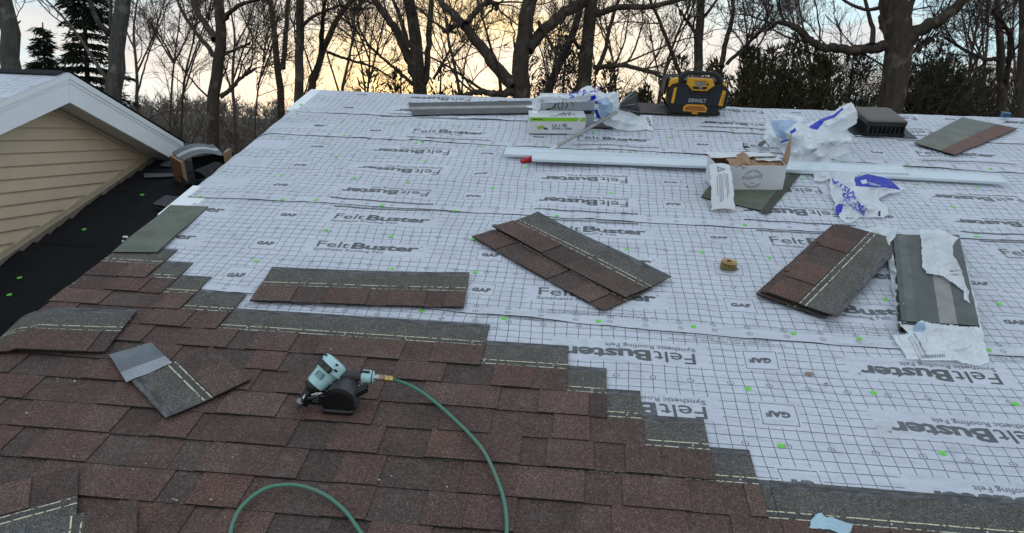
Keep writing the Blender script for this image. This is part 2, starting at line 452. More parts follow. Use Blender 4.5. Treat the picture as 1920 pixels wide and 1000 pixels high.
# drip edge under the underlayment along the rake
for (a, b_) in ((6.0, 6.655), (3.9, 4.35)):
    mb = MB()
    prof = [(-2.432, -.05), (-2.425, -.05), (-2.425, .001), (-2.27, .001), (-2.27, .0035), (-2.432, .0035)]
    vs = [(p[0], a, p[1]) for p in prof] + [(p[0], b_, p[1]) for p in prof]
    n = len(prof)
    mb.add(vs, [tuple(range(n)), tuple(range(2 * n - 1, n - 1, -1))] + [(i, i + n, (i + 1) % n + n, (i + 1) % n) for i in range(n)])
    mb.build('drip_edge', M_WHITE, roof)

crA, crB = P(520, 283), P(655, 328)
crC, crD = P(545, 262), P(600, 300)
def seglen(u, v, a, b):
    d = b - a; t = max(0, min(1, ((u - a.x) * d.x + (v - a.y) * d.y) / (d.x ** 2 + d.y ** 2)))
    return math.hypot(u - a.x - t * d.x, v - a.y - t * d.y)
RIDGES = []
_r = random.Random(21)
for _ in range(46):
    a_ = Vector((_r.uniform(-2.2, 3.6), _r.uniform(3.15, 6.4), 0)); an_ = _r.gauss(.0, .45) + (1.2 if _r.random() < .25 else 0); L_ = _r.uniform(.15, .6)
    RIDGES.append((a_, a_ + Vector((math.cos(an_) * L_, math.sin(an_) * L_ * .6, 0)), _r.uniform(.003, .0085), _r.uniform(.010, .020)))
for _ in range(10):
    a_ = Vector((_r.uniform(.9, 3.0), _r.uniform(2.3, 3.0), 0)); an_ = _r.gauss(.0, .5); L_ = _r.uniform(.1, .35)
    RIDGES.append((a_, a_ + Vector((math.cos(an_) * L_, math.sin(an_) * L_ * .6, 0)), _r.uniform(.002, .005), _r.uniform(.010, .016)))
def wr(u, v):
    """height of the loose underlayment over the deck"""
    k = 1.0 if v > 3.1 else max(.25, 1 - (3.1 - v) * .9)
    if u > 1.0 and v < 3.1: k = max(k, .8)
    if v < 2.6: k = min(k, .10 + .7 * max(0, v - 2.12) / .48)
    h = .0070 * (N3(u * 2.3, v * 5.5, 1) + .4 * N3(u * 6, v * 9, 7)) + .0028 * N3(u * 9, v * 3, 4)
    h += .003 * abs(N3(u * 4.0 + v * 2, v * 6, 3))
    if 4.2 < v < 5.9: h *= 1.6
    e = 0
    if v > 4.3 and u < -.9:
        d1 = seglen(u, v, crA, crB); e += .011 * math.exp(-(d1 / .016) ** 2)
        d2 = seglen(u, v, crC, crD); e += .008 * math.exp(-(d2 / .014) ** 2)
    for (a_, b_, hh, ww) in RIDGES:
        if abs(u - a_.x) < .9 and abs(v - a_.y) < .5:
            d1 = seglen(u, v, a_, b_)
            if d1 < .06: e += k * hh * math.exp(-(d1 / ww) ** 2)
    return max(.0012, .005 + k * h + e)
def warp(u, v):
    return (u + .020 * N3(u * 1.1, v * 1.9, 11) + .0095 * N3(u * 3.4, v * 5, 2), v + .012 * N3(u * .9, v * 2.0, 21) + .004 * N3(u * 5, v * 7, 5))
def edge0(k, u):
    if k == 0: return 1.78
    if k == 1: return float(np.interp(u, [-2.6, -1.2, -.5, .4, 1.4, 2.2, 6], [3.10, 3.07, 3.03, 2.975, 2.95, 2.965, 3.0]))
    if k == 2: return float(np.interp(u, [-2.6, -1.7, -.5, .4, 1.6, 2.4, 6], [4.165, 4.175, 4.15, 4.14, 4.14, 4.16, 4.18]))
    if k == 3: return float(np.interp(u, [-2.6, -1.5, -.5, 1.2, 2.8, 6], [5.375, 5.388, 5.363, 5.37, 5.29, 5.27]))
    return float(np.interp(u, [-2.6, -2.3, -.56, .6, 1.4, 6], [5.95, 5.955, 5.96, 5.90, 5.91, 5.95]))
ROLLS = [  # (print centre u, v, inverted, pitch, box u, box v, lower edge, left edge, top)
    (.258, 2.43, True, .365, .81, 2.43, 1.78, -2.31, 3.16),
    (.120, 3.612, False, .37, .7975, 3.612, 2.98, -2.30, 4.24),
    (.035, 4.42, True, .382, .59, 4.41, 4.15, -2.43, 5.45),
    (.235, 5.60, False, .37, .90, 5.58, 5.36, -2.42, 6.02),
    (-.015, 6.15, True, .375, .54, 6.15, 5.93, -2.33, 6.665)]
def sheet_n(k, u, v):
    e = edge0(k, u); d = v - e
    n = wr(u, v) + .0040 * max(0, 1 - d / 1.1)
    if k > 0 and d < .05: n += (.05 - d) / .05 * (.012 * max(0, N3(u * 2.6, k * 9.1, 2) + .05) + .007 * max(0, N3(u * 9, k * 5.1, 8) - .1))
    return n
felt_mats = []
for k, (fu, fv, inv, pt, gu, gv, lo, left, top) in enumerate(ROLLS):
    M_ = felt_mat('printed_underlayment_%s' % ['lowest', 'second', 'third', 'fourth', 'ridge'][k], fu, fv, inv, pt, gu, gv, lo)
    felt_mats.append(M_)
    nx, ny = 330, max(24, int((top - lo) / .024))
    right = 6.2
    V = np.zeros(((ny + 1) * (nx + 1), 3), np.float32); UVs = np.zeros(((ny + 1) * (nx + 1), 2), np.float32)
    for i in range(nx + 1):
        t = i / nx; u0 = left + (right - left) * t ** 1.25
        e = edge0(k, u0)
        for j in range(ny + 1):
            v = e + (top - e) * (j / ny)
            u = u0
            if i == 0: u += .02 * N3(v * 5, k, 9) if k in (2, 3) else .003 * N3(v * 5, k, 9)
            n = sheet_n(k, u, v)
            if k in (2, 3) and u < -2.37: n -= (-2.37 - u) * .5
            if v > 6.63: n -= (v - 6.63) * .3
            q = j * (nx + 1) + i
            V[q] = (u, v, n); wu, wv = warp(u, v)
            UVs[q] = (wu, wv + (lo - e) * max(0, 1 - (v - e) / .3) )
    idx = np.arange((ny + 1) * (nx + 1)).reshape(ny + 1, nx + 1)
    F = np.stack([idx[:-1, :-1], idx[:-1, 1:], idx[1:, 1:], idx[1:, :-1]], -1).reshape(-1, 4)
    me = mesh_np('underlayment_sheet', V, F, M_)
    me.uv_layers.new(name='UVMap').data.foreach_set('uv', UVs[F.ravel()].ravel())
    so = link('underlayment_sheet', me, roof)
    # the sheet's cut edge, coloured black to paint the shade line at the lap
    mb = MB(); vs = []; fs = []
    for i in range(0, nx + 1): 
        p = V[i]; vs += [(p[0], p[1] - .0008, p[2] - .0002), (p[0], p[1] - .0008, p[2] - .0032)]
    for i in range(nx): fs.append((2 * i, 2 * i + 1, 2 * i + 3, 2 * i + 2))
    mb.add(vs, fs); mb.build('lap_shade_edge', M_BLK, so)
    # ---- print
    def onfelt(p, k=k):
        wu, wv = warp(p.x, p.y); u = 2 * p.x - wu; v = 2 * p.y - wv
        return Vector((u, v, sheet_n(k, u, v) + .0016))
    mbp = MB(); mbt = MB(); nprint = 0
    for a in range(-3, 5):
        cu = fu + a * 1.2375
        for b_ in range(-4, 5):
            cv = fv + b_ * pt
            if cv - .08 < lo + .07 or cv > top - .03: 
                if not (k == 1 and False): continue
            if cu < left + .0 - .35 or cu > 5: continue
            if k == 0 and (cv < 1.9 or cu < -.4): continue
            rot = Matrix.Rotation(math.pi, 4, 'Z') if inv else Matrix.Identity(4)
            base = Matrix.Translation((cu, cv, 0)) @ rot
            def clipfn(p, left=left): 
                return onfelt(Vector((max(p.x, left + .02), p.y, 0)))
            if cu - .3 < left + .02:
                # only the letters that fit on the sheet
                if cu + .3 > left:
                    put_text(mbp, 'er', base @ Matrix.Translation((.17, -.01, 0)), .1, .018, .92, width=.115, fn=clipfn)
                continue
            put_text(mbp, 'Felt', base @ Matrix.Translation((-.285, -.01, 0)), .110, -.002, .96, width=.185, fn=clipfn)
            put_text(mbp, 'Buster', base @ Matrix.Translation((-.093, -.01, 0)), .107, .027, .94, width=.375, fn=clipfn)
            put_text(mbt, 'Synthetic', base @ Matrix.Translation((-.283, -.052, 0)), .040, .006, 1.0, width=.165, fn=clipfn)
            put_text(mbt, 'Roofing Felt', base @ Matrix.Translation((-.108, -.052, 0)), .040, -.001, 1.0, width=.215, fn=clipfn)
            put_text(mbt, '\u00ae', base @ Matrix.Translation((.285, .045, 0)), .018, 0, 1.0, fn=clipfn)
        gu_ = gu + a * 1.2375
        for b_ in range(-4, 5):
            cv = gv + b_ * pt
            if cv - .07 < lo + .06 or cv > top - .02 or gu_ < left + .07 or gu_ > 5: continue
            if k == 0 and (cv < 1.9 or gu_ < .5): continue
            rot = Matrix.Rotation(math.pi, 4, 'Z') if inv else Matrix.Identity(4)
            put_text(mbp, 'GAF', Matrix.Translation((gu_, cv, 0)) @ rot @ Matrix.Translation((-.043, -.013, 0)), .046, .048, 1.05, width=.092, fn=onfelt)
        # fine print and scale bar by the lap
        bu = fu + a * 1.2375
        if bu - .3 > left and bu < 5 and k > 0:
            rr = Matrix.Rotation(math.pi, 4, 'Z')
            if k in (1,):
                put_text(mbt, 'Use SOLO position when installing over standard decks', Matrix.Translation((bu + .27, lo + .100, 0)) @ rr, .018, 0, 1, width=.50, fn=onfelt)
                put_text(mbt, 'Use ONLY plastic cap fasteners as required by code', Matrix.Translation((bu + .22, lo + .122, 0)) @ rr, .018, 0, 1, width=.44, fn=onfelt)
            if k >= 2:
                for w in range(24):
                    x0 = bu - .30 + w * .0265
                    pts = [(x0, lo + .088), (x0 + .0245, lo + .088), (x0 + .0245, lo + .104), (x0, lo + .104)]
                    mbp.add([onfelt(Vector((*p, 0))) for p in pts], [(0, 1, 2, 3)])
        # the same bar printed on the strip just under the lap above
        if k in (1, 3) and bu - .3 > left and bu < 5:
            for w in range(22):
                x0 = bu - .33 + w * .0265; y0 = edge0(k + 1, bu) - .028
                pts = [(x0, y0), (x0 + .0245, y0), (x0 + .0245, y0 + .013), (x0, y0 + .013)]
                mbp.add([onfelt(Vector((*p, 0))) for p in pts], [(0, 1, 2, 3)])
        if k == 0 and bu < 5 and bu > -1.6:
            rr = Matrix.Rotation(math.pi, 4, 'Z')
            put_text(mbt, 'Use SOLO position when installing over standard decks', Matrix.Translation((bu + .27 + .4, 2.925, 0)) @ rr, .018, 0, 1, width=.50, fn=onfelt)
            put_text(mbt, 'Use ONLY plastic cap fasteners', Matrix.Translation((bu + .22 + .4, 2.945, 0)) @ rr, .018, 0, 1, width=.34, fn=onfelt)
    if mbp.v: mbp.build('printed_lettering', M_INK, so)
    if mbt.v: mbt.build('fine_print', M_INKL, so)

# ------------------------------------------------------------------ green plastic cap nails
def cap_mesh():
    mb = MB(); r = .0135; n = 14
    rings = [(r, 0), (r, .0012), (r * .86, .0020), (r * .42, .0014), (r * .34, .0026), (r * .18, .0028)]
    vs = [(a * math.cos(2 * math.pi * i / n), a * math.sin(2 * math.pi * i / n), z_) for a, z_ in rings for i in range(n)]
    for q in range(len(rings) - 1):
        mb.add(vs[q * n:(q + 2) * n], [(i, (i + 1) % n, n + (i + 1) % n, n + i) for i in range(n)], 1 if q == 3 else 0, smooth=True)
    mb.add(vs[-n:], [tuple(range(n))], 0)
    return mb.mesh('cap_nail', [M_GREEN, M_GREEND])
CAPME = cap_mesh()
def roof_top(u, v):
    k = max([q for q in range(5) if v > edge0(q, u)] or [0]); return sheet_n(k, u, v)
caps = [(480,492),(611,432),(732,444),(735,505),(891,512),(1122,603),(1300,614),(945,597),(791,583),(1611,636),(1488,626),(1402,730),(1638,737),(1464,837),(1767,851),(1905,758),
 (1176,468),(1316,474),(1443,484),(1660,563),(1873,572),(1853,656),(528,330),(666,337),(630,295),(798,305),(766,342),(925,353),(1145,364),(986,314),(529,258),(530,376),(593,378),(716,387),(852,397),
 (1044,406),(1397,423),(1468,376),(1506,337),(1719,347),(1831,353),(1788,390),(1830,445),(1857,317),(1699,311),(1258,258),(1113,252),(557,214),(640,231),(646,256),(780,268),(792,266),(900,274),(740,232),
 (565,197),(850,235),(377,369),(1374,245),(886,450),(1180,287),(418,322),(1020,275),(1590,318),(1240,300),(1760,330),(1700,480)]
for i, (a, b_) in enumerate(caps):
    p = P(a, b_, .006)
    if p.y > 6.6: continue
    o = link('cap_nail', CAPME, roof, local=Matrix.Translation((p.x, p.y, roof_top(p.x, p.y) + .0008)) @ Matrix.Rotation(i * 1.7, 4, 'Z') @ Matrix.Rotation(.06 * math.sin(i * 3.1), 4, 'X'))

# ------------------------------------------------------------------ shingles
W_ = .337
BROWN = [(.104, .061, .049), (.108, .064, .051), (.110, .060, .047), (.098, .059, .048), (.108, .067, .054), (.100, .058, .048), (.112, .070, .057)]
DARK = [(.082, .052, .043), (.074, .049, .041), (.088, .054, .044), (.082, .057, .048), (.090, .054, .044)]
HEAD = (.100, .090, .079)
def tabs(L, rnd, first=None):
    x_ = 0; out = []; t = rnd.random() < .6
    while x_ < L - 1e-6:
        w = rnd.uniform(.11, .25) if t else rnd.uniform(.09, .20)
        if L - (x_ + w) < .05: w = L - x_
        cpal = BROWN if t else DARK
        c = rnd.choice(cpal); j = rnd.uniform(.88, 1.14)
        out.append((x_, min(L, x_ + w), t, tuple(q * j for q in c)))
        x_ += w; t = not t if rnd.random() < .82 else t
    return out
def shingle_mb(L, seed, sub=0, deform=None, brown=True, headcol=HEAD, W=W_, flip=False, tabh=.0042, y_tab=.151):
    rnd = random.Random(seed); mb = MB(); tb = tabs(L, rnd)
    T0 = .0038
    xs = sorted(set([0, L] + [t[0] for t in tb]))
    if sub:
        nx = max(1, int(L / sub)); xs = sorted(set(xs + [L * i / nx for i in range(nx + 1)]))
        xs = [x_ for i, x_ in enumerate(xs) if i == 0 or x_ - xs[i - 1] > 1e-4]
        if xs[-1] < L: xs[-1] = L
    ys = [0, y_tab, W] if W > y_tab + .01 else [0, W]
    if sub: ys = sorted(set(ys + [W * i / 6 for i in range(7)])); ys = [y_ for i, y_ in enumerate(ys) if i == 0 or y_ - ys[i - 1] > .008] 
    if ys[-1] < W: ys[-1] = W
    def cell(i, j):
        xm = (xs[i] + xs[i + 1]) / 2; ym = (ys[j] + ys[j + 1]) / 2
        for a, b, t, c in tb:
            if a <= xm <= b:
                if ym < y_tab: return (T0 + (tabh if t else 0), c)
        return (T0, headcol)
    df = deform or (lambda p: p)
    nx, ny = len(xs) - 1, len(ys) - 1
    H_ = [[cell(i, j) for j in range(ny)] for i in range(nx)]
    jit = {x_: rnd.uniform(-.002, .002) for x_ in xs}
    for i in range(nx):
        for j in range(ny):
            h, c = H_[i][j]
            q = [(xs[i], ys[j]), (xs[i + 1], ys[j]), (xs[i + 1], ys[j + 1]), (xs[i], ys[j + 1])]
            mb.add([df(Vector((*p, h))) for p in q], [(0, 1, 2, 3)], 0, c, q)
            mb.add([df(Vector((*p, 0))) for p in q], [(3, 2, 1, 0)], 1, (.5, .5, .5), q)
            def wall(p, r, ha, hb):
                mb.add([df(Vector((*p, ha))), df(Vector((*r, ha))), df(Vector((*r, hb))), df(Vector((*p, hb)))], [(0, 1, 2, 3)], 1, (1, 1, 1))
            if j == 0: wall(q[0], q[1], 0, h)
            if j == ny - 1: wall(q[2], q[3], 0, h)
            if i == 0: wall(q[3], q[0], 0, h)
            if i == nx - 1: wall(q[1], q[2], 0, h)
            if i < nx - 1 and H_[i + 1][j][0] != h:
                h2 = H_[i + 1][j][0]
                if h2 < h: wall(q[1], q[2], h2, h)
                else: wall(q[2], q[1], h, h2)
            if j < ny - 1 and H_[i][j + 1][0] < h: wall(q[2], q[3], H_[i][j + 1][0], h)
    return mb
NAILME = None
def nail_mesh():
    mb = MB(); n = 8; r = .0042
    vs = [(r * math.cos(2 * math.pi * i / n), r * math.sin(2 * math.pi * i / n), z_) for z_ in (0, .0010) for i in range(n)]
    mb.add(vs, [tuple(range(n, 2 * n))] + [(i, (i + 1) % n, n + (i + 1) % n, n + i) for i in range(n)])
    return mb.mesh('nail', M_STEEL)
NAILME = nail_mesh()
rows = [(3.464, -2.088), (3.332, -1.938), (3.200, -1.782), (3.065, -1.546), (2.930, -.360), (2.797, 0.0), (2.657, .158), (2.510, .292), (2.362, .521), (2.209, .663), (2.060, 5.4), (1.915, 5.2), (1.770, 5.5), (1.625, 5.1), (1.48, 5.3)]
TILT = math.atan2(.013, W_)
rr_ = random.Random(5)
for ri, (vt, uend) in enumerate(rows):
    x1 = uend; first = True
    left = -2.405 + rr_.uniform(-.008, .008)
    while x1 > left + .02:
        L = 1.0
        if ri > 10 and first: L = rr_.uniform(.4, .95)
        if ri == 10: L = 1.0 if x1 - 1.0 > .72 or x1 < .72 else max(.3, x1 - .70)
        x0 = max(left, x1 - L)
        if x0 - left < .08: x0 = left
        L = x1 - x0
        mb = shingle_mb(L - .0015, 1000 + ri * 50 + int((x1 + 5) * 10))
        loc = Matrix.Translation((x0, vt - W_, .0215 + rr_.uniform(0, .0025))) @ Matrix.Rotation(rr_.uniform(-.0035, .0035), 4, 'Z') @ Matrix.Rotation(-TILT, 4, 'X')
        so = mb.build('shingle', [M_SH, M_EDGE], roof, local=loc)
        if first and ri <= 9 or ri == 10 or ri in (4, 0):
            for q in ([L - .06, L - .35, L - .62, .08] if L > .7 else [L - .05]):
                if q > 0:
                    link('nail', NAILME, so, local=Matrix.Translation((q, .172, .004)))
        x1 = x0; first = False
# shingle back laid along the rake above the started rows
def quad_slab(pts, thick, mats, nx=8, ny=5, col=(1, 1, 1), fn=None, stripes=None, edge=1, uvscale=None, under=None):
    """a sheet of real thickness between four corners; pts are Vectors p00 p10 p11 p01"""
    mb = MB(); p00, p10, p11, p01 = [Vector(p) for p in pts]
    Lx = ((p10 - p00).length + (p11 - p01).length) / 2; Ly = ((p01 - p00).length + (p11 - p10).length) / 2
    nrm = (p10 - p00).cross(p01 - p00).normalized()
    def at(s, t):
        p = (p00 * (1 - s) + p10 * s) * (1 - t) + (p01 * (1 - s) + p11 * s) * t
        return p + (fn(s, t) if fn else Vector())
    g_ = [[at(i / nx, j / ny) for j in range(ny + 1)] for i in range(nx + 1)]
    def nr(i, j):
        a = g_[min(i + 1, nx)][j] - g_[max(i - 1, 0)][j]; b = g_[i][min(j + 1, ny)] - g_[i][max(j - 1, 0)]
        return a.cross(b).normalized()
    top = [[g_[i][j] + nr(i, j) * thick for j in range(ny + 1)] for i in range(nx + 1)]
    U = lambda i, j: (i / nx * Lx, j / ny * Ly)
    for i in range(nx):
        for j in range(ny):
            tm = (j + .5) / ny
            c = col
            if stripes:
                for a, b, cc in stripes:
                    if a <= tm <= b: c = cc
            uv = [U(i, j), U(i + 1, j), U(i + 1, j + 1), U(i, j + 1)]
            mb.add([top[i][j], top[i + 1][j], top[i + 1][j + 1], top[i][j + 1]], [(0, 1, 2, 3)], 0, c, uv, True)
            mb.add([g_[i][j], g_[i + 1][j], g_[i + 1][j + 1], g_[i][j + 1]], [(3, 2, 1, 0)], edge if under is None else under, c, uv, True)
    for i in range(nx):
        mb.add([g_[i][0], g_[i + 1][0], top[i + 1][0], top[i][0]], [(0, 1, 2, 3)], edge); mb.add([g_[i + 1][ny], g_[i][ny], top[i][ny], top[i + 1][ny]], [(0, 1, 2, 3)], edge)
    for j in range(ny):
        mb.add([g_[0][j + 1], g_[0][j], top[0][j], top[0][j + 1]], [(0, 1, 2, 3)], edge); mb.add([g_[nx][j], g_[nx][j + 1], top[nx][j + 1], top[nx][j]], [(0, 1, 2, 3)], edge)
    return mb
GREENISH = (.120, .130, .100)
mb = quad_slab([(-2.395, 3.372, .024), (-2.167, 3.40, .022), (-2.18, 4.025, .012), (-2.41, 4.015, .012)], .004, [M_BACK, M_EDGE], 10, 12, GREENISH, fn=lambda s, t: Vector((0, 0, .004 * math.sin(t * 6))))
o = mb.build('rake_starter_shingle', [M_BACK, M_EDGE], roof)
for p in ((-2.36, 3.93), (-2.35, 3.66)): link('nail', NAILME, o, local=Matrix.Translation((p[0], p[1], .021)))

# ================================================================== LOWER BLACK ROOF
LOWN = -.5
low = empty('lower_roof', ROOF @ Matrix.Translation((-3.2, 3, LOWN)), 'lower roof in black rubber underlayment between the tan gable and the main roof', 'roof', kind='thing')
lm = low.matrix_world.inverted() @ ROOF
def lowbuild(mb, name, mats): return mb.build(name, mats, low, local=lm)
for i, (a, b_) in enumerate(((-.6, 1.7), (1.62, 2.55), (2.5, 3.5), (3.42, 4.45), (4.38, 5.4), (5.32, 6.04))):
    mb = MB(); nx, ny = 24, 16
    vs = [(-4.6 + 2.25 * q / nx, a + (b_ - a) * j / ny + (.01 * N3(q * .5, i, 3) if j == 0 else 0), LOWN + .001 + .003 * (1 - j / ny) + .004 * max(0, N3(q * .4, j * .5 + i, 8))) for j in range(ny + 1) for q in range(nx + 1)]
    fs = [(j * (nx + 1) + q, j * (nx + 1) + q + 1, (j + 1) * (nx + 1) + q + 1, (j + 1) * (nx + 1) + q) for j in range(ny) for q in range(nx)]
    mb.add(vs, fs, smooth=True); lowbuild(mb, 'rubber_sheet', M_BLK)
mb = MB(); mb.box((-4.6, -.6, LOWN - .03), (-2.34, 6.04, LOWN - .002)); lowbuild(mb, 'roof_deck', M_DECK)
mb = MB(); Bm = Matrix.Translation((0, 6.045, LOWN - .004)) @ Matrix.Rotation(-2 * PITCH, 4, 'X'); mb.box((-4.6, 0, -.02), (-2.2, 3, 0), M=Bm); lowbuild(mb, 'back_slope', M_BLK)
mb = MB(); mb.box((-2.88, 6.03, LOWN - .002), (-2.34, 6.055, LOWN + .012)); lowbuild(mb, 'ridge_strip', M_JCH)
for i, (a, b_) in enumerate(((267, 367), (158, 432), (37, 523), (18, 555))):
    p = P(a, b_, LOWN); link('cap_nail', CAPME, low, local=lm @ Matrix.Translation((p.x, p.y, LOWN + .007)) @ Matrix.Scale(1.15, 4))

# ================================================================== TAN GABLE
Z0 = 3.3; T18 = math.tan(PITCH)
XW, XF, YP, ZP = -3.73, -3.50, 4.54, 2.02 + Z0
gab = empty('gable_addition', Matrix.Translation((XW, YP, Z0)), 'tan vinyl sided gable with white fascia beside the black lower roof', 'house')
gi = gab.matrix_world.inverted()
def gb(mb, name, mats, **k): return mb.build(name, mats, gab, local=gi, **k)
DF = .185
ztop = lambda y_: ZP - T18 * abs(y_ - YP)
YL, YR = 1.2, 5.99
# fascia boards with a plumb cut tail
for (ya, yb) in ((YL, YP - .0015), (YP + .0015, YR)):
    mb = MB(); d = .19
    pts = [(ya, ztop(ya) - .03), (yb, ztop(yb) - .03), (yb, ztop(yb) - DF), (ya, ztop(ya) - DF)]
    if yb == YR: pts = [(ya, ztop(ya) - .03), (yb + .03, ztop(yb + .03) - .03), (yb - .12, ztop(yb - .12) - DF), (ya, ztop(ya) - DF)]
    vs = [(XF, *p) for p in pts] + [(XF - .02, *p) for p in pts]
    mb.add(vs, [(3, 2, 1, 0), (4, 5, 6, 7), (0, 1, 5, 4), (1, 2, 6, 5), (2, 3, 7, 6), (3, 0, 4, 7)]); gb(mb, 'fascia_board', M_WHITE)
    mb = MB()
    for (z1_, z2_, xo) in ((.012, -.028, .010), (-.028, -.052, .004)):
        e2 = yb + (.05 if yb == YR else 0)
        pts = [(ya, ztop(ya) + z1_), (e2, ztop(e2) + z1_), (e2, ztop(e2) + z2_), (ya, ztop(ya) + z2_)]
        vs = [(XF + xo, *p) for p in pts] + [(XF - .03, *p) for p in pts]
        mb.add(vs, [(3, 2, 1, 0), (4, 5, 6, 7), (0, 1, 5, 4), (1, 2, 6, 5), (2, 3, 7, 6), (3, 0, 4, 7)])
    gb(mb, 'rake_drip_edge', M_WHITE)
    # soffit panels, each its own strip
    nP = max(1, int(abs(yb - ya) / .10))
    for q in range(nP):
        a = ya + (yb - ya) * q / nP; b_ = ya + (yb - ya) * (q + 1) / nP - .006
        lo_ = lambda y_: ztop(y_) - DF + .018
        mb = MB(); mb.add([(XW + .004, a, lo_(a)), (XF - .021, a, lo_(a)), (XF - .021, b_, lo_(b_)), (XW + .004, b_, lo_(b_)),
                           (XW + .004, a, lo_(a) + .01), (XF - .021, a, lo_(a) + .01), (XF - .021, b_, lo_(b_) + .01), (XW + .004, b_, lo_(b_) + .01)],
                          [(3, 2, 1, 0), (4, 5, 6, 7), (0, 1, 5, 4), (1, 2, 6, 5), (2, 3, 7, 6), (3, 0, 4, 7)])
        gb(mb, 'soffit_panel', M_SOFF)
# siding courses
zb = lambda y_: T18 * y_ - .5255 + Z0      # where the wall meets the black roof
zr = lambda y_: ztop(y_) - DF + .01
def yr_at(z_): return min(YP + (ZP - DF + .01 - z_) / T18, (z_ + .5255 - Z0) / T18)
def yl_at(z_): return max(YL, YP - (ZP - DF + .01 - z_) / T18)
ex = .0838; zz = ZP - DF - .012
zc = zz - ex
while zc > Z0 - .1:
    za, zd = zc, zc + ex
    ya0, yb0 = yl_at(za), yr_at(za); ya1, yb1 = yl_at(zd), yr_at(zd)
    if yb0 - ya0 > .02:
        mb = MB(); b0, b1 = .020, .002
        ymid = None
        vs = [(XW + b0, ya0, za), (XW + b0, yb0, za), (XW + b1 + .004, yb1 if yb1 > ya1 else (yb0 + ya0) / 2, zd), (XW + b1 + .004, ya1 if yb1 > ya1 else (yb0 + ya0) / 2, zd), (XW + .001, ya0, za), (XW + .001, yb0, za)]
        mb.add(vs, [(0, 1, 2, 3), (4, 5, 1, 0)])
        # rolled butt lip
        mb.add([(XW + b0 + .0015, ya0, za + .003), (XW + b0 + .0015, yb0, za + .003), (XW + b0 + .0005, yb0, za + .011), (XW + b0 + .0005, ya0, za + .011), (XW + b0, ya0, za - .001), (XW + b0, yb0, za - .001)], [(0, 1, 2, 3), (4, 5, 1, 0)])
        gb(mb, 'siding_course', M_SID)
    zc -= ex
mb = MB(); 
vs = [(XW, YL, Z0 - .4), (XW, yr_at(Z0 - .4), Z0 - .4), (XW, (ZP - DF + YP * T18 + .5255 - Z0) / (2 * T18), zr((ZP - DF + YP * T18 + .5255 - Z0) / (2 * T18))), (XW, YP, zr(YP)), (XW, YL, zr(YL))]
mb.add(vs, [(0, 1, 2, 3, 4)]); gb(mb, 'wall', M_SID)
yx = 5.86
def strip(y0, z0_, y1, z1_, w, xo, nm, mat_, below=0.0):
    d = Vector((0, y1 - y0, z1_ - z0_)).normalized(); up_ = Vector((0, -d.z, d.y))
    a = Vector((XW, y0, z0_)) + up_ * below; b = Vector((XW, y1, z1_)) + up_ * below
    X = Vector((xo, 0, 0)); mb = MB()
    vs = [a, b, b + up_ * w, a + up_ * w, a + X, b + X, b + up_ * w + X, a + up_ * w + X]
    mb.add(vs, [(3, 2, 1, 0), (4, 5, 6, 7), (0, 1, 5, 4), (1, 2, 6, 5), (2, 3, 7, 6), (3, 0, 4, 7)]); return gb(mb, nm, mat_)
strip(2.4, zb(2.4), yx, zb(yx), .035, .024, 'trim_channel', M_JCH, .012)
strip(2.4, zb(2.4), yx, zb(yx), .012, .030, 'trim_channel_lip', M_JCH, .046)
strip(YP, zr(YP) - .03, yx, zr(yx) - .03, .03, .022, 'rake_trim', M_JCH)
strip(YL, zr(YL) - .03, YP, zr(YP) - .03, .03, .022, 'rake_trim', M_JCH)
# step flashing pieces under the channel
rr2 = random.Random(3)
for q in range(26):
    y0 = 2.5 + q * .13 + rr2.uniform(-.03, .03); 
    a = y0; b_ = y0 + .15
    mb = MB(); d = rr2.uniform(.0, .012)
    vs = [(XW + .006, a, zb(a) + .002), (XW + .050 + d * 3, a, zb(a) + .004), (XW + .050 + d * 1.5, b_, zb(b_) + .016), (XW + .006, b_, zb(b_) + .016),
          (XW + .006, a, zb(a) + .022), (XW + .02, a, zb(a) + .012), (XW + .02, b_, zb(b_) + .016), (XW + .006, b_, zb(b_) + .03)]
    mb.add(vs, [(0, 1, 2, 3), (1, 5, 6, 2), (5, 4, 7, 6), (0, 4, 5, 1), (3, 2, 6, 7)]); gb(mb, 'step_flashing', simple('weathered_flashing', (.15, .13, .105), .6) if q == 0 else bpy.data.materials['weathered_flashing'])
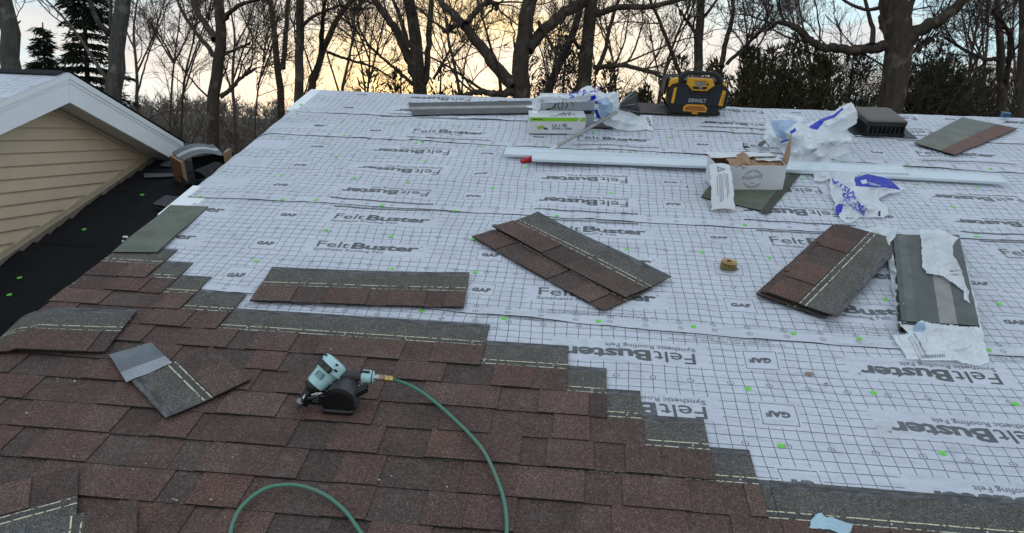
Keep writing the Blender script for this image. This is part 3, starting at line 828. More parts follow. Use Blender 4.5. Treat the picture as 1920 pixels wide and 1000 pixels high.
# gable roof slopes
for side in (-1, 1):
    mb = MB(); rot = Matrix.Translation((0, YP, ZP + .010)) @ Matrix.Rotation(-side * PITCH, 4, 'X')
    far = 3.6 if side < 0 else 1.62
    nx, ny = 60, 20; vs = []; fs = []
    for j in range(ny + 1):
        for i in range(nx + 1):
            xx = XF + .008 - 7 * i / nx; yy = far * j / ny
            vs.append((xx, yy * side, .004 + .004 * N3(xx * 2.5, yy * 5, 4)))
    for j in range(ny):
        for i in range(nx):
            q = j * (nx + 1) + i; f_ = (q, q + 1, q + nx + 2, q + nx + 1); fs.append(f_ if side < 0 else f_[::-1])
    uvs = [(v[0] + .4, abs(v[1]) * -1 + 5.35) for v in vs]
    mb.add(vs, fs, 0, (1, 1, 1), uvs, True, rot)
    so = gb(mb, 'underlayment_sheet', felt_mats[2] if side < 0 else M_BLK)
    if side < 0:
        mb = MB()
        for a in range(4):
            for b_ in range(3):
                Mx = rot @ Matrix.Translation((-4.35 - a * 1.2375, -.16 - b_ * .38, .009)) @ Matrix.Rotation(math.pi, 4, 'Z')
                put_text(mb, 'Felt', Mx, .104, -.004, .96, width=.185); put_text(mb, 'Buster', Mx @ Matrix.Translation((.19, 0, 0)), .1, .021, .94, width=.37)
                put_text(mb, 'GAF', Mx @ Matrix.Translation((.9, 0, 0)), .038, .045, 1.05, width=.088)
        lt = mb.build('printed_lettering', M_INK, so); lt.matrix_local = Matrix.Identity(4)
    mb = MB(); mb.box((XF - 7, 0 if side > 0 else -far, -.03), (XF - .002, far if side > 0 else 0, -.002), M=rot); gb(mb, 'roof_deck', M_DECK)
    if side > 0:
        mb = MB(); mb.box((XF - 7, 0, .010), (XF + .016, far, .016), M=rot); gb(mb, 'black_edge_course', M_BLK)
    else:
        mb = MB(); mb.box((XF - 7, -.10, .012), (XF - .02, .0, .016), M=rot); gb(mb, 'black_edge_course', M_BLK)
# ================================================================== LOOSE SHINGLES
def PX(p):                                   # pixel of a point of the roof frame (used to lay prints and folds out)
    d = Vector((p[0], p[1], p[2] - EYE)); c_ = [sum(RC[j][i] * d[i] for i in range(3)) for j in range(3)]
    return 960 + FOC * c_[0] / c_[2], 500 + FOC * c_[1] / c_[2]
def warpfn(L, W, seed, amp=.006):
    def f(p):
        k = amp * (N3(p.x * 2.2 + seed, p.y * 3, seed * 3.7) + .6)
        c = ((p.x / L - .5) * 2) ** 2 * ((p.y / W - .5) * 2) ** 2
        return Vector((p.x, p.y, p.z + max(0, k) + amp * .8 * c))
    return f
def loose(a, b, seed, label, n=.010, L=1.0, W=W_, lift=0.0, off=(0, 0), rot=0.0, amp=.005, group=None, deform=None, headcol=HEAD):
    p0, p1 = P(a[0], a[1], n), P(b[0], b[1], n)
    th = math.atan2(p1.y - p0.y, p1.x - p0.x) + rot
    c, s_ = math.cos(th), math.sin(th)
    o = Vector((p0.x + off[0] * c - off[1] * s_, p0.y + off[0] * s_ + off[1] * c, n + lift))
    mw = ROOF @ Matrix.Translation(o) @ Matrix.Rotation(th, 4, 'Z')
    mb = shingle_mb(L, seed, sub=.05, deform=deform or warpfn(L, W, seed, amp), W=W, headcol=headcol)
    ob_ = mb.build('loose_shingle', [M_SH, M_EDGE], None, mw=mw)
    return tag(ob_, label, 'shingle', group)
NF = .016
loose((469, 568), (874, 580), 11, 'whole brown shingle lying straight across the underlayment above the started rows', NF, group='loose shingles')
loose((885, 447), (1133, 587), 12, 'lower shingle of the slanted overlapping pair in the middle of the roof', NF, group='loose shingles')
loose((885, 447), (1133, 587), 13, 'upper shingle of the slanted overlapping pair in the middle, cream sealant lines showing', NF, lift=.011, amp=.008, off=(-.004, .150), group='loose shingles')
for i, lb in enumerate(('bottom shingle of the thick stack beside the torn white wrapper', 'second shingle up in the thick stack beside the torn white wrapper', 'third shingle up in the thick stack beside the torn white wrapper', 'top shingle of the thick stack beside the torn white wrapper')):
    loose((1556, 427), (1411, 557), 20 + i, lb, NF, lift=.0125 * i, off=((.0, 0), (.008, .012), (-.004, .028), (.004, .060))[i], amp=.0015, L=1.03 if i else 1.0, group='loose shingles')
def piece(pts, label, mats, col, n, thick=.004, nx=10, ny=6, fn=None, stripes=None, name='loose_shingle', cat='shingle', group='loose shingles'):
    q = [P(p[0], p[1], p[2] if len(p) > 2 else n) for p in pts]
    mb = quad_slab(q, thick, mats, nx, ny, col, fn, stripes)
    return tag(mb.build(name, mats, None, mw=ROOF.copy()), label, cat, group)
SAND = (.125, .130, .120); TAPE = (.27, .27, .26)
def wavy(a, sd):
    return lambda s, t: Vector((0, 0, a * (1 + N3(s * 3 + sd, t * 2, sd))))
piece([(1790, 293), (1908, 243), (1804, 222), (1713, 270)], 'shingle turned face down at the right by the ridge, brown strip showing', [M_BACK, M_EDGE], (.150, .155, .130), .018, fn=wavy(.006, 3), stripes=[(0, .36, (.135, .070, .055))], ny=14)
piece([(774, 217), (1000, 213), (996, 190), (766, 194)], 'grey shingle lying face down near the ridge with a pale tape band along it', [M_BACK, M_EDGE], (.085, .088, .088), .018, fn=wavy(.0015, 5), stripes=[(.40, .62, TAPE)], ny=14)
piece([(1314, 371), (1440, 400), (1496, 327), (1372, 296)], 'grey green shingle back lying under the open white cardboard box', [M_BACK, M_EDGE], (.105, .115, .082), .014, fn=wavy(.003, 8), stripes=None)
tag(quad_slab([P(1425, 398, .020), P(1440, 401, .020), P(1502, 326, .020), P(1484, 322, .020)], .002, [M_BACK, M_EDGE], 6, 2, (.05, .055, .042)).build('sealant_band', [M_BACK, M_EDGE], bpy.data.objects[[o.name for o in COL.objects if o.get('label', '').startswith('grey green shingle back')][0]]))
piece([(1190, 213), (1330, 219), (1330, 199), (1190, 194)], 'dark shingle lying flat on the ridge beneath the yellow and black radio', [M_GR, M_EDGE], (.085, .07, .062), .018, fn=wavy(.003, 9))
piece([(1045, 236), (1150, 242), (1140, 232), (1065, 224)], 'dark grey shingle scrap under the shovel handle and the plastic bag', [M_BACK, M_EDGE], (.06, .064, .06), .014, fn=wavy(.002, 4))

# the curled shingle that hangs over the left rake
def curl(p):
    x0 = .61                                     # distance from the hanging end where the deck stops
    x_ = p.x; z_ = .004 * (1 + N3(p.x * 3, p.y * 4, 2))
    if x_ < x0:
        d = x0 - x_; r = .24; a = min(d / r, 1.25); e = max(0, d - r * 1.25)
        nx_ = x0 - r * math.sin(a) - e * math.cos(1.25); dz = -r * (1 - math.cos(a)) - e * math.sin(1.25)
        return Vector((nx_ - p.z * math.sin(a), p.y, dz + p.z * math.cos(a) + z_))
    return Vector((x_, p.y, p.z + z_ + .014 * max(0, 1 - (x_ - x0) / .3)))
pr = P(197, 662, .035); th = R(7)
mw = ROOF @ Matrix.Translation(pr) @ Matrix.Rotation(th, 4, 'Z') @ Matrix.Translation((-1.0, 0, 0))
tag(shingle_mb(1.0, 31, sub=.035, deform=curl, W=W_).build('loose_shingle', [M_SH, M_EDGE], None, mw=mw), 'shingle curling down over the left rake edge onto the black lower roof', 'shingle', 'loose shingles')
# cut piece left of the nail gun
loose((470, 716), (400, 655), 34, 'short cut shingle lying askew on the brown rows beside the nail gun', .034, L=.325, amp=.004, group='loose shingles')
piece([(238, 720), (324, 684), (284, 645), (205, 668)], 'pale grey square shingle scrap tucked under the short cut shingle', [M_BACK, M_EDGE], (.13, .145, .155), .038, fn=wavy(.004, 6), stripes=[(0, .33, (.30, .31, .34))], ny=12)
# two scraps at the bottom left corner
loose((0, 909), (148, 868), 37, 'shingle scrap turned upside down in the lower left corner, cream lines sloping', .036, L=.62, off=(.62 - .62, 0), rot=math.pi, amp=.003, group='loose shingles') if False else None
def loose_m(px, n, ang, seed, L, W, label, amp=.004):
    o = P(px[0], px[1], n)
    mw = ROOF @ Matrix.Translation(o) @ Matrix.Rotation(ang, 4, 'Z')
    return tag(shingle_mb(L, seed, sub=.05, deform=warpfn(L, W, seed, amp), W=W).build('loose_shingle', [M_SH, M_EDGE], None, mw=mw), label, 'shingle', 'loose shingles')
a1 = P(148, 876, .036); a2 = P(0, 914, .036); an = math.atan2(a2.y - a1.y, a2.x - a1.x)
loose_m((148, 876), .034, an, 38, .9, W_, 'shingle scrap in the lower left corner with its cream lines slanting up to the right')
b1 = P(258, 1010, .04); b2 = P(258, 938, .04); bn = math.atan2(b2.y - b1.y, b2.x - b1.x)
o_ = P(258, 938, .050) - (b2 - b1).normalized() * .62
mw = ROOF @ Matrix.Translation(o_) @ Matrix.Rotation(bn, 4, 'Z')
tag(shingle_mb(.62, 41, sub=.05, deform=warpfn(.62, W_, 41, .004), W=W_).build('loose_shingle', [M_SH, M_EDGE], None, mw=mw), 'shingle scrap in the lower left corner with its cream lines running down towards the eave', 'shingle', 'loose shingles')

# ------------------------------------------------------------------ scraps on the lower black roof
piece([(287, 384), (322, 392), (352, 372), (310, 368)], 'upper dark shingle offcut of the small pile on the black lower roof', [M_GR, M_EDGE], (.07, .072, .078), LOWN + .045, fn=wavy(.004, 2))
piece([(292, 392), (330, 399), (362, 374), (310, 372)], 'lower dark shingle offcut of the small pile on the black lower roof', [M_GR, M_EDGE], (.05, .05, .054), LOWN + .02, fn=wavy(.005, 7))
piece([(271, 335), (330, 332), (330, 327), (270, 327)], 'narrow dark strip lying on the black lower roof near the gable eave', [M_GR, M_EDGE], (.11, .11, .115), LOWN + .014, fn=wavy(.004, 1))
piece([(299, 312), (318, 314), (327, 303), (310, 301)], 'small grey scrap on the black lower roof beside the plywood upstand', [M_GR, M_EDGE], (.06, .062, .066), LOWN + .014, fn=wavy(.002, 1))
piece([(305, 301), (345, 285), (358, 274), (322, 281)], 'grey shingle scrap at the top of the black lower roof under the gable eave', [M_GR, M_EDGE], (.10, .10, .105), LOWN + .05, fn=wavy(.002, 2))

# plywood upstand with a shingle bent over it
up_ = empty('plywood_upstand', ROOF @ Matrix.Translation(P(335, 340, LOWN)), 'broken plywood box end on the black lower roof with brown split face', 'roof opening')
ui = up_.matrix_world.inverted() @ ROOF
def ub(mb, nm, mats): return mb.build(nm, mats, up_, local=ui)
TOPN = LOWN + .215
A0, A1 = P(331, 341, LOWN + .005), P(343, 336, LOWN + .005)
d_ = (P(345, 302, TOPN) - P(324, 290, TOPN)); 
mb = quad_slab([P(345, 303, TOPN) - Vector((0, 0, .205)), P(345, 303, TOPN), P(324, 290, TOPN), P(324, 290, TOPN) - Vector((0, 0, .205))], .028, [M_WOOD, M_WOODL], 4, 4, (1, 1, 1)); ub(mb, 'plywood_end', [M_WOOD, M_WOODL])
mb = MB()
for k_ in range(3):
    q0 = P(345, 303, TOPN).lerp(P(324, 290, TOPN), .22 + .22 * k_) - Vector((0, 0, .19)); mb.box((-.004, -.006, 0), (.004, .006, .16), M=Matrix.Translation(q0 + Vector((.0, -.03, 0))))
ub(mb, 'split_grain', M_EDGE) if False else None
q1, q2 = P(425, 291, TOPN - .02), P(421, 284, TOPN)
mb = MB(); mb.box((-.012, -.05, -.20), (.012, .05, .035), M=Matrix.Translation(P(427, 290, TOPN))); ub(mb, 'plywood_post', M_WOODL)
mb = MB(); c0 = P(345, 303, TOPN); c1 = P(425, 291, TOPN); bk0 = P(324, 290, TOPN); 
mb.add([c0 - Vector((0, -.12, .012)), c1 - Vector((0, -.12, .012)), c1 - Vector((0, -.12, .2)), c0 - Vector((0, -.12, .2))], [(0, 1, 2, 3)]); ub(mb, 'opening_shade_sheet', M_BLK)  # added black sheet stands in for the shade within the opening
def bow(s, t): return Vector((0, 0, .035 * math.sin(math.pi * min(1, s * 1.15)) ** .8 - .03 * max(0, s - .8)))
q = [P(346, 303, TOPN + .004), P(420, 291, TOPN + .004), P(399, 270, TOPN + .02), P(322, 288, TOPN + .01)]
tag(quad_slab(q, .005, [M_BACK, M_EDGE], 16, 14, (.125, .135, .135), bow, [(.42, .62, (.38, .40, .41))]).build('loose_shingle', [M_BACK, M_EDGE], None, mw=ROOF.copy()), 'grey shingle bowed over the top of the plywood upstand with a pale tape stripe', 'shingle', 'loose shingles')
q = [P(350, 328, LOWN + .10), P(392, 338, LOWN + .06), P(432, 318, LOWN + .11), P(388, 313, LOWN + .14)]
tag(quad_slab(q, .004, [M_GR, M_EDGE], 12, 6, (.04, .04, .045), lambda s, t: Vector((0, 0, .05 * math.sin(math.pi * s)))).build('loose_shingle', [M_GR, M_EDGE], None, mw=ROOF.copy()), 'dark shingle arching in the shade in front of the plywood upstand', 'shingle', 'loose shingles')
q = [P(336, 345, LOWN + .02), P(362, 366, LOWN + .03), P(368, 352, LOWN + .12), P(345, 333, LOWN + .16)]
tag(quad_slab(q, .003, [M_BLK, M_BLK], 8, 6, (1, 1, 1), lambda s, t: Vector((.03 * math.sin(t * 5), 0, .03 * math.sin(s * 5 + t * 3)))).build('rubber_scrap', [M_BLK, M_BLK], None, mw=ROOF.copy()), 'folded black rubber membrane scrap below the plywood upstand', 'membrane')
q = [P(346, 360, LOWN + .10), P(352, 366, LOWN + .06), P(366, 356, LOWN + .10), P(357, 352, LOWN + .13)]
tag(quad_slab(q, .002, [M_GR, M_EDGE], 6, 4, (.13, .14, .15), lambda s, t: Vector((0, 0, .015 * math.sin(s * 6)))).build('metal_scrap', [M_GR, M_EDGE], None, mw=ROOF.copy()), 'small grey curled flashing scrap by the white drip edge', 'flashing')

# ================================================================== PLASTIC
def plastic(name, translucent=.28, clear=.0):
    m_, q = new_mat(name)
    at = q.node('ShaderNodeAttribute', {'attribute_name': 'Col'}).outputs['Color']
    ob = q.node('ShaderNodeTexCoord').outputs['Object']
    q.set(q.b.inputs['Base Color'], q.mix(1, at, q.ramp(q.noise(ob, 14, 3), [(.3, .93), (.7, 1.03)]), 'MULTIPLY'))
    q.b.inputs['Roughness'].default_value = .2; q.b.inputs['Specular IOR Level'].default_value = .6
    r1 = q.m('ABSOLUTE', q.m('SUBTRACT', q.noise(ob, 16, 4, .6, .8), .5)); r2 = q.m('ABSOLUTE', q.m('SUBTRACT', q.noise(ob, 42, 3, .6, .6), .5))
    th = q.ramp(q.m('ABSOLUTE', q.m('SUBTRACT', q.noise(ob, 9, 2, .5, 1.2), .5)), [(0, 1), (.035, 0)]); th2 = q.ramp(q.m('ABSOLUTE', q.m('SUBTRACT', q.noise(ob, 19, 2, .5, .9), .5)), [(0, 1), (.04, 0)])
    bump(q, q.m('ADD', q.m('ADD', q.m('MULTIPLY', r1, -.8), q.m('MULTIPLY', r2, -.15)), q.m('ADD', q.m('MULTIPLY', th, .12), q.m('MULTIPLY', th2, .05))), .02, 1.0)
    tr = q.node('ShaderNodeBsdfTranslucent'); q.set(tr.inputs['Color'], at)
    mx = q.node('ShaderNodeMixShader'); mx.inputs[0].default_value = translucent; q.l.new(q.b.outputs[0], mx.inputs[1]); q.l.new(tr.outputs[0], mx.inputs[2])
    tp = q.node('ShaderNodeBsdfTransparent'); mx2 = q.node('ShaderNodeMixShader'); mx2.inputs[0].default_value = clear
    q.l.new(mx.outputs[0], mx2.inputs[1]); q.l.new(tp.outputs[0], mx2.inputs[2]); q.l.new(mx2.outputs[0], q.out.inputs[0])
    return m_
M_BAG = plastic('white_plastic_film'); M_CLR = plastic('clear_plastic_film', .2, .55)
WHT = (.88, .92, .95); BLU = (.012, .035, .55); PALE = (.45, .60, .80); INK = (.05, .06, .09)
def ridged(u, v, s_, sd): return 1 - 2.4 * abs(N3(u * s_ + sd, v * s_ * 1.1, sd * 1.3))
def crumple(outline, inner, regions=(), seed=1, step=.008, amp=.016, disp=.012, parts=None, base=WHT, nfloor=.014, rag=.006, name='plastic_bag', label='', cat='plastic bag', group=None, mat_=None, texts=()):
    """one torn sheet of film lying in folds: corner heights are given, creases grow between them"""
    ctl = list(outline) + list(inner); no = len(outline)
    for i in range(no):
        for t in (.25, .5, .75): ctl.append(tuple(outline[i - 1][k] * (1 - t) + outline[i][k] * t for k in range(3)))
    poly = [(p[0], p[1]) for p in outline]
    x0 = min(p[0] for p in poly) - 6; x1 = max(p[0] for p in poly) + 6; y0 = min(p[1] for p in poly) - 6; y1 = max(p[1] for p in poly) + 6
    cen = P((x0 + x1) / 2, (y0 + y1) / 2, .03); dist_ = (cen - Vector((0, 0, EYE))).length; ppm = FOC / dist_
    st = max(.9, step * ppm * .62); nx = int((x1 - x0) / st); ny = int((y1 - y0) / st)
    cx = np.array([p[0] for p in ctl]); cy = np.array([p[1] for p in ctl]); cz = np.array([p[2] for p in ctl])
    def hz(x_, y_):
        w = 1 / (((cx - x_) ** 2 + ((cy - y_) * 1.5) ** 2) + 30) ** 1.5
        return float((w * cz).sum() / w.sum())
    vid = {}; V = []; F = []; pre = []
    def surf(x_, y_):
        z_ = hz(x_, y_); e = edged(x_, y_, poly) / ppm; k = min(1, e / .03) * .75 + .25
        a_, b_ = x_ / ppm, y_ / ppm * 1.6
        cr = amp * (.75 * ridged(a_, b_, 4.2, seed) + .40 * ridged(a_ + .5 * b_, b_ * .5, 11, seed + 2) + .10 * ridged(a_, b_ - .3 * a_, 27, seed + 5)) * .55
        z2 = max(nfloor, z_ + cr * k)
        dx = disp * ppm * (.55 * N3(a_ * 8, b_ * 8, seed) + .3 * N3(a_ * 22, b_ * 22, seed + 9)); dy = disp * ppm * .5 * (.55 * N3(a_ * 8, b_ * 8, seed + 4) + .3 * N3(a_ * 22, b_ * 22, seed + 3))
        return P(x_ + dx, y_ + dy, z2)
    def vert(i, j):
        if (i, j) not in vid:
            x_, y_ = x0 + i * st, y0 + j * st; vid[(i, j)] = len(V); V.append(surf(x_, y_)); pre.append((x_, y_))
        return vid[(i, j)]
    for i in range(nx):
        for j in range(ny):
            x_, y_ = x0 + (i + .5) * st, y0 + (j + .5) * st; a_, b_ = x_ / ppm, y_ / ppm * 1.6; rg_ = rag * ppm * 1.4
            if inpoly(x_ + rg_ * N3(a_ * 13, b_ * 13, seed + 30) + rg_ * .5 * N3(a_ * 40, b_ * 40, seed + 30), y_ + rg_ * .7 * N3(a_ * 13, b_ * 13, seed + 40) + rg_ * .4 * N3(a_ * 40, b_ * 40, seed + 41), poly):
                F.append((vert(i, j), vert(i, j + 1), vert(i + 1, j + 1), vert(i + 1, j)))
    fcol = []
    for f in F:
        px = sum(pre[q][0] for q in f) / 4; py = sum(pre[q][1] for q in f) / 4; cc = base
        for pl, k in regions:
            if inpoly(px, py, pl): cc = k
        fcol.append(cc)
    mb = MB(); mb.v = V; mb.f = [list(f) for f in F]; mb.mi = [0] * len(F); mb.col = fcol; mb.sm = [True] * len(F); mb.uv = [[(V[q].x, V[q].y) for q in f] for f in F]
    ob_ = mb.build(name, [mat_ or M_BAG], None, mw=ROOF.copy())
    tag(ob_, label, cat, group)
    if texts:
        mt = {}
        for txt, (px, py), ang, size, bold, colr in texts:
            mbx = mt.setdefault(colr, MB()); s_ = size * ppm
            def fn(p):
                q = surf(p.x, p.y); return q + (Vector((0, 0, EYE)) - q).normalized() * .004
            Mx = Matrix.Translation((px, py, 0)) @ Matrix.Diagonal((1, -1, 1, 1)) @ Matrix.Rotation(ang, 4, 'Z') @ Matrix.Diagonal((s_, s_ * .62, 1, 1))
            V_, F_, w_ = text_geo(txt, 1.0, bold)
            mbx.add([fn(Mx @ v) for v in V_], F_)
        for colr, mbx in mt.items():
            mbx.build('printed_lettering', {'blue': M_PBLUE, 'ink': M_INK}[colr], ob_)
    return ob_
M_PBLUE = simple('blue_print', (.015, .04, .45), .4)

# bundle of shingles in its torn wrapper
bq = [P(1692, 603, .07), P(1838, 612, .07), P(1800, 441, .07), P(1676, 441, .07)]
bund = empty('shingle_bundle', ROOF @ Matrix.Translation(bq[0] - Vector((0, 0, .06))), 'bundle of dark shingles lying face down in a torn white wrapper', 'shingle bundle')
bi = bund.matrix_world.inverted() @ ROOF
for k_ in range(9):
    e = random.Random(k_)
    dq = Vector((e.uniform(-.005, .005), e.uniform(-.005, .005), -.058 + .0066 * k_))
    mb = quad_slab([p + dq for p in bq], .0052, [M_BACK, M_EDGE], 4, 16, (.095, .105, .100)) 
    if k_ == 8:
        # across: plain sand, lighter strip, pale release tape
        pp = [p + dq for p in bq]
        mb = MB(); s_ = quad_slab([pp[1], pp[2], pp[3], pp[0]], .0052, [M_BACK, M_EDGE], 16, 40, (.095, .105, .100), stripes=[(.28, .50, (.26, .25, .235)), (.80, .93, (.115, .125, .12)), (.93, 1, (.085, .095, .09))][:3]); mb = s_
    mb.build('shingle', [M_BACK, M_EDGE], bund, local=bi)
crumple([(1683, 603, .05), (1694, 600, .075), (1840, 616, .075), (1846, 640, .03), (1858, 680, .012), (1830, 686, .012), (1790, 676, .03), (1760, 676, .02), (1702, 674, .016), (1690, 655, .016), (1672, 628, .016), (1702, 626, .04)],
        [(1760, 630, .05), (1800, 650, .05), (1730, 650, .04), (1820, 660, .03)], [([(1712, 606), (1735, 606), (1735, 622), (1712, 622)], PALE)], seed=3, amp=.010, disp=.008,
        name='wrapper_flap', label='torn end of the white bundle wrapper spread toward the eave with small print', cat='plastic wrap', group='torn bundle wrapper',
        texts=[('NO SMOKING', (1712, 626), -1.05, .022, .01, 'ink'), ('Cut along the line', (1706, 630), -1.05, .016, 0, 'ink'), ('Do not reuse wrapper', (1702, 634), -1.05, .016, 0, 'ink'), ('IIIIIIIIIIIIII', (1727, 672), .05, .034, 0, 'ink')])
crumple([(1724, 429, .07), (1760, 431, .09), (1800, 446, .07), (1797, 464, .06), (1812, 500, .06), (1826, 552, .045), (1822, 572, .07), (1806, 562, .078), (1808, 545, .078), (1782, 528, .085), (1772, 519, .085), (1736, 512, .082), (1730, 500, .082), (1728, 470, .08)],
        [(1760, 470, .10), (1780, 500, .10), (1750, 495, .095), (1800, 530, .07), (1745, 450, .10)], [([(1793, 456), (1799, 454), (1803, 475), (1812, 492), (1809, 498), (1797, 478)], (.05, .06, .62))], seed=5, amp=.009, disp=.008, nfloor=.016,
        name='wrapper_flap', label='torn white wrapper folded over the upper right corner of the shingle bundle', cat='plastic wrap', group='torn bundle wrapper',
        texts=[('Made in', (1781, 510), .1, .022, .004, 'ink'), ('USA', (1784, 517), .1, .022, .004, 'ink')])
crumple([(1619, 430, .016), (1650, 423, .04), (1684, 428, .06), (1680, 440, .075), (1668, 458, .075), (1670, 463, .05), (1655, 456, .03), (1625, 442, .016)],
        [(1650, 435, .06)], seed=6, amp=.008, disp=.006, nfloor=.016, name='wrapper_flap', label='torn white wrapper end at the upper left corner of the shingle bundle', cat='plastic wrap', group='torn bundle wrapper')
for (pts, lb) in (([(1664, 480, .03), (1674, 478, .07), (1702, 600, .075), (1700, 614, .03), (1686, 612, .016), (1674, 545, .016)], 'narrow white wrapper strip along the left edge of the shingle bundle'),
                  ([(1826, 560, .075), (1831, 562, .045), (1846, 640, .016), (1838, 616, .075)], 'narrow white wrapper strip along the right edge of the shingle bundle')):
    crumple(pts, [], [([(1683, 594), (1690, 592), (1690, 608), (1683, 606)], (.03, .05, .5))], seed=8, step=.006, amp=.005, disp=.003, rag=.003, nfloor=.014, name='wrapper_flap', label=lb, cat='plastic wrap', group='torn bundle wrapper')

# bag beside the aluminium strip, bright blue panel
crumple([(1558, 330, .02), (1568, 318, .05), (1580, 322, .05), (1614, 321, .08), (1604, 333, .09), (1625, 325, .10), (1665, 333, .09), (1680, 345, .06), (1694, 352, .03), (1686, 360, .02), (1665, 364, .03), (1646, 372, .04), (1662, 388, .05), (1668, 400, .03), (1655, 408, .016), (1610, 408, .02), (1602, 416, .016), (1588, 420, .016), (1578, 412, .016), (1566, 395, .03), (1566, 380, .03), (1556, 362, .02)],
        [(1600, 345, .08), (1640, 345, .11), (1600, 375, .09), (1630, 390, .07), (1580, 350, .06), (1585, 380, .08), (1660, 350, .07)],
        [([(1602, 334), (1626, 326), (1668, 335), (1680, 347), (1688, 357), (1660, 352), (1604, 350)], BLU), ([(1613, 339), (1624, 337), (1626, 344), (1616, 346)], WHT), ([(1628, 341), (1652, 347), (1650, 350), (1629, 347)], (.5, .56, .8)),
         ([(1567, 386), (1572, 382), (1580, 384), (1578, 396), (1572, 404), (1567, 400)], BLU), ([(1646, 396), (1651, 395), (1650, 406), (1646, 405)], INK)],
        seed=11, amp=.016, step=.0062, label='crumpled white plastic bag with a bright blue panel in front of the aluminium strips', group='white plastic bags',
        texts=[('VISTA', (1606, 362), math.pi - .55, .075, .03, 'blue'), ('ofing', (1578, 366), -.62, .10, .045, 'blue'), ('Products', (1580, 377), -.62, .05, .02, 'blue'), ('INC.', (1587, 411), 0, .030, .01, 'ink')])
# small white scrap left of it
crumple([(1525, 325, .03), (1530, 319, .05), (1554, 320, .05), (1560, 334, .02), (1545, 340, .016), (1526, 338, .016)], [(1542, 328, .06)], seed=13, step=.006, amp=.006, disp=.005, label='small rolled white plastic scrap against the aluminium strip', cat='plastic scrap', name='plastic_scrap')
# big bag behind the cardboard box
crumple([(1428, 276, .016), (1436, 235, .10), (1445, 224, .15), (1470, 222, .19), (1500, 229, .16), (1512, 232, .15), (1560, 214, .22), (1570, 202, .26), (1598, 193, .27), (1608, 212, .18), (1607, 232, .08), (1580, 246, .08), (1597, 258, .14), (1598, 268, .10), (1592, 284, .04), (1570, 295, .016), (1552, 308, .016), (1475, 308, .02), (1470, 290, .03), (1460, 278, .02), (1447, 275, .016)],
        [(1475, 245, .17), (1520, 250, .17), (1555, 230, .19), (1580, 220, .21), (1560, 262, .18), (1520, 275, .15), (1490, 285, .11), (1540, 290, .09), (1450, 255, .10)],
        [([(1443, 226), (1500, 225), (1478, 243), (1472, 250), (1476, 265), (1455, 255)], PALE), ([(1517, 238), (1536, 224), (1562, 215), (1578, 201), (1581, 205), (1566, 220), (1545, 228), (1534, 243), (1520, 242)], BLU), ([(1482, 247), (1492, 240), (1494, 246), (1484, 252)], BLU), ([(1463, 265), (1478, 260), (1481, 263), (1466, 268)], (.05, .09, .6))],
        seed=17, amp=.022, step=.0085, disp=.018, label='largest crumpled white plastic bag with blue print behind the open cardboard box', group='white plastic bags',
        texts=[('\u25bd', (1556, 273), 0, .045, .01, 'ink'), ('keep away from children', (1575, 271), .05, .016, .004, 'ink'), ('IIIII', (1522, 287), .5, .04, .01, 'ink')])
crumple([(1459, 222, .03), (1462, 214, .06), (1475, 213, .07), (1508, 220, .05), (1504, 228, .03), (1480, 228, .03)], [(1480, 219, .08)], seed=19, step=.008, amp=.01, disp=.006, label='small white plastic scrap behind the largest bag', cat='plastic scrap', name='plastic_scrap')
crumple([(1555, 305, .016), (1568, 296, .05), (1592, 285, .06), (1600, 295, .05), (1608, 305, .03), (1600, 312, .016), (1575, 312, .016)], [(1585, 300, .05)], seed=23, step=.007, amp=.012, disp=.008, mat_=M_CLR, base=(.7, .8, .8), label='wisp of clear plastic film between the largest bag and the strip', cat='plastic scrap', name='plastic_scrap')
# bag thrown over the nail boxes
crumple([(986, 200, .13), (1000, 196, .16), (1004, 182, .24), (1022, 176, .27), (1050, 177, .28), (1078, 176, .29), (1090, 166, .33), (1104, 161, .36), (1118, 168, .34), (1134, 175, .30), (1162, 172, .28), (1159, 205, .10), (1185, 212, .08), (1200, 218, .05), (1221, 216, .05), (1226, 246, .014), (1210, 243, .02), (1180, 246, .016), (1160, 243, .02), (1135, 235, .04), (1118, 222, .10), (1112, 190, .25), (1060, 192, .24), (1016, 194, .20), (1012, 204, .16), (996, 203, .14)],
        [(1104, 175, .33), (1135, 195, .27), (1150, 190, .27), (1060, 184, .28), (1150, 222, .12), (1180, 228, .08), (1120, 190, .29)],
        [([(1120, 187), (1140, 182), (1150, 198), (1145, 214), (1128, 220), (1122, 205)], PALE), ([(1107, 180), (1114, 178), (1117, 183), (1113, 188), (1103, 190), (1106, 186)], BLU), ([(1113, 207), (1120, 205), (1128, 221), (1122, 223), (1112, 217)], (.02, .04, .4)), ([(1114, 190), (1120, 190), (1120, 196), (1114, 196)], (.02, .04, .4))],
        seed=29, amp=.016, step=.0085, disp=.014, nfloor=.016, label='white plastic bag with blue print draped over the two nail boxes near the ridge', group='white plastic bags',
        texts=[('VISTA-U', (1050, 190), .25, .10, .02, 'blue'), ('GAF', (1211, 219), -1.2, .05, .02, 'ink')])
crumple([(1522, 975, .035), (1533, 964, .05), (1540, 962, .045), (1549, 972, .035), (1561, 971, .04), (1599, 984, .045), (1594, 999, .035), (1575, 1001, .032), (1555, 993, .035), (1518, 990, .032)], [(1555, 983, .042)], base=(.55, .78, .90), seed=31, step=.004, amp=.003, disp=.003, rag=.002, nfloor=.024, name='wrapper_scrap', label='small torn pale blue film scrap on the grey shingle at the bottom right', cat='plastic scrap')

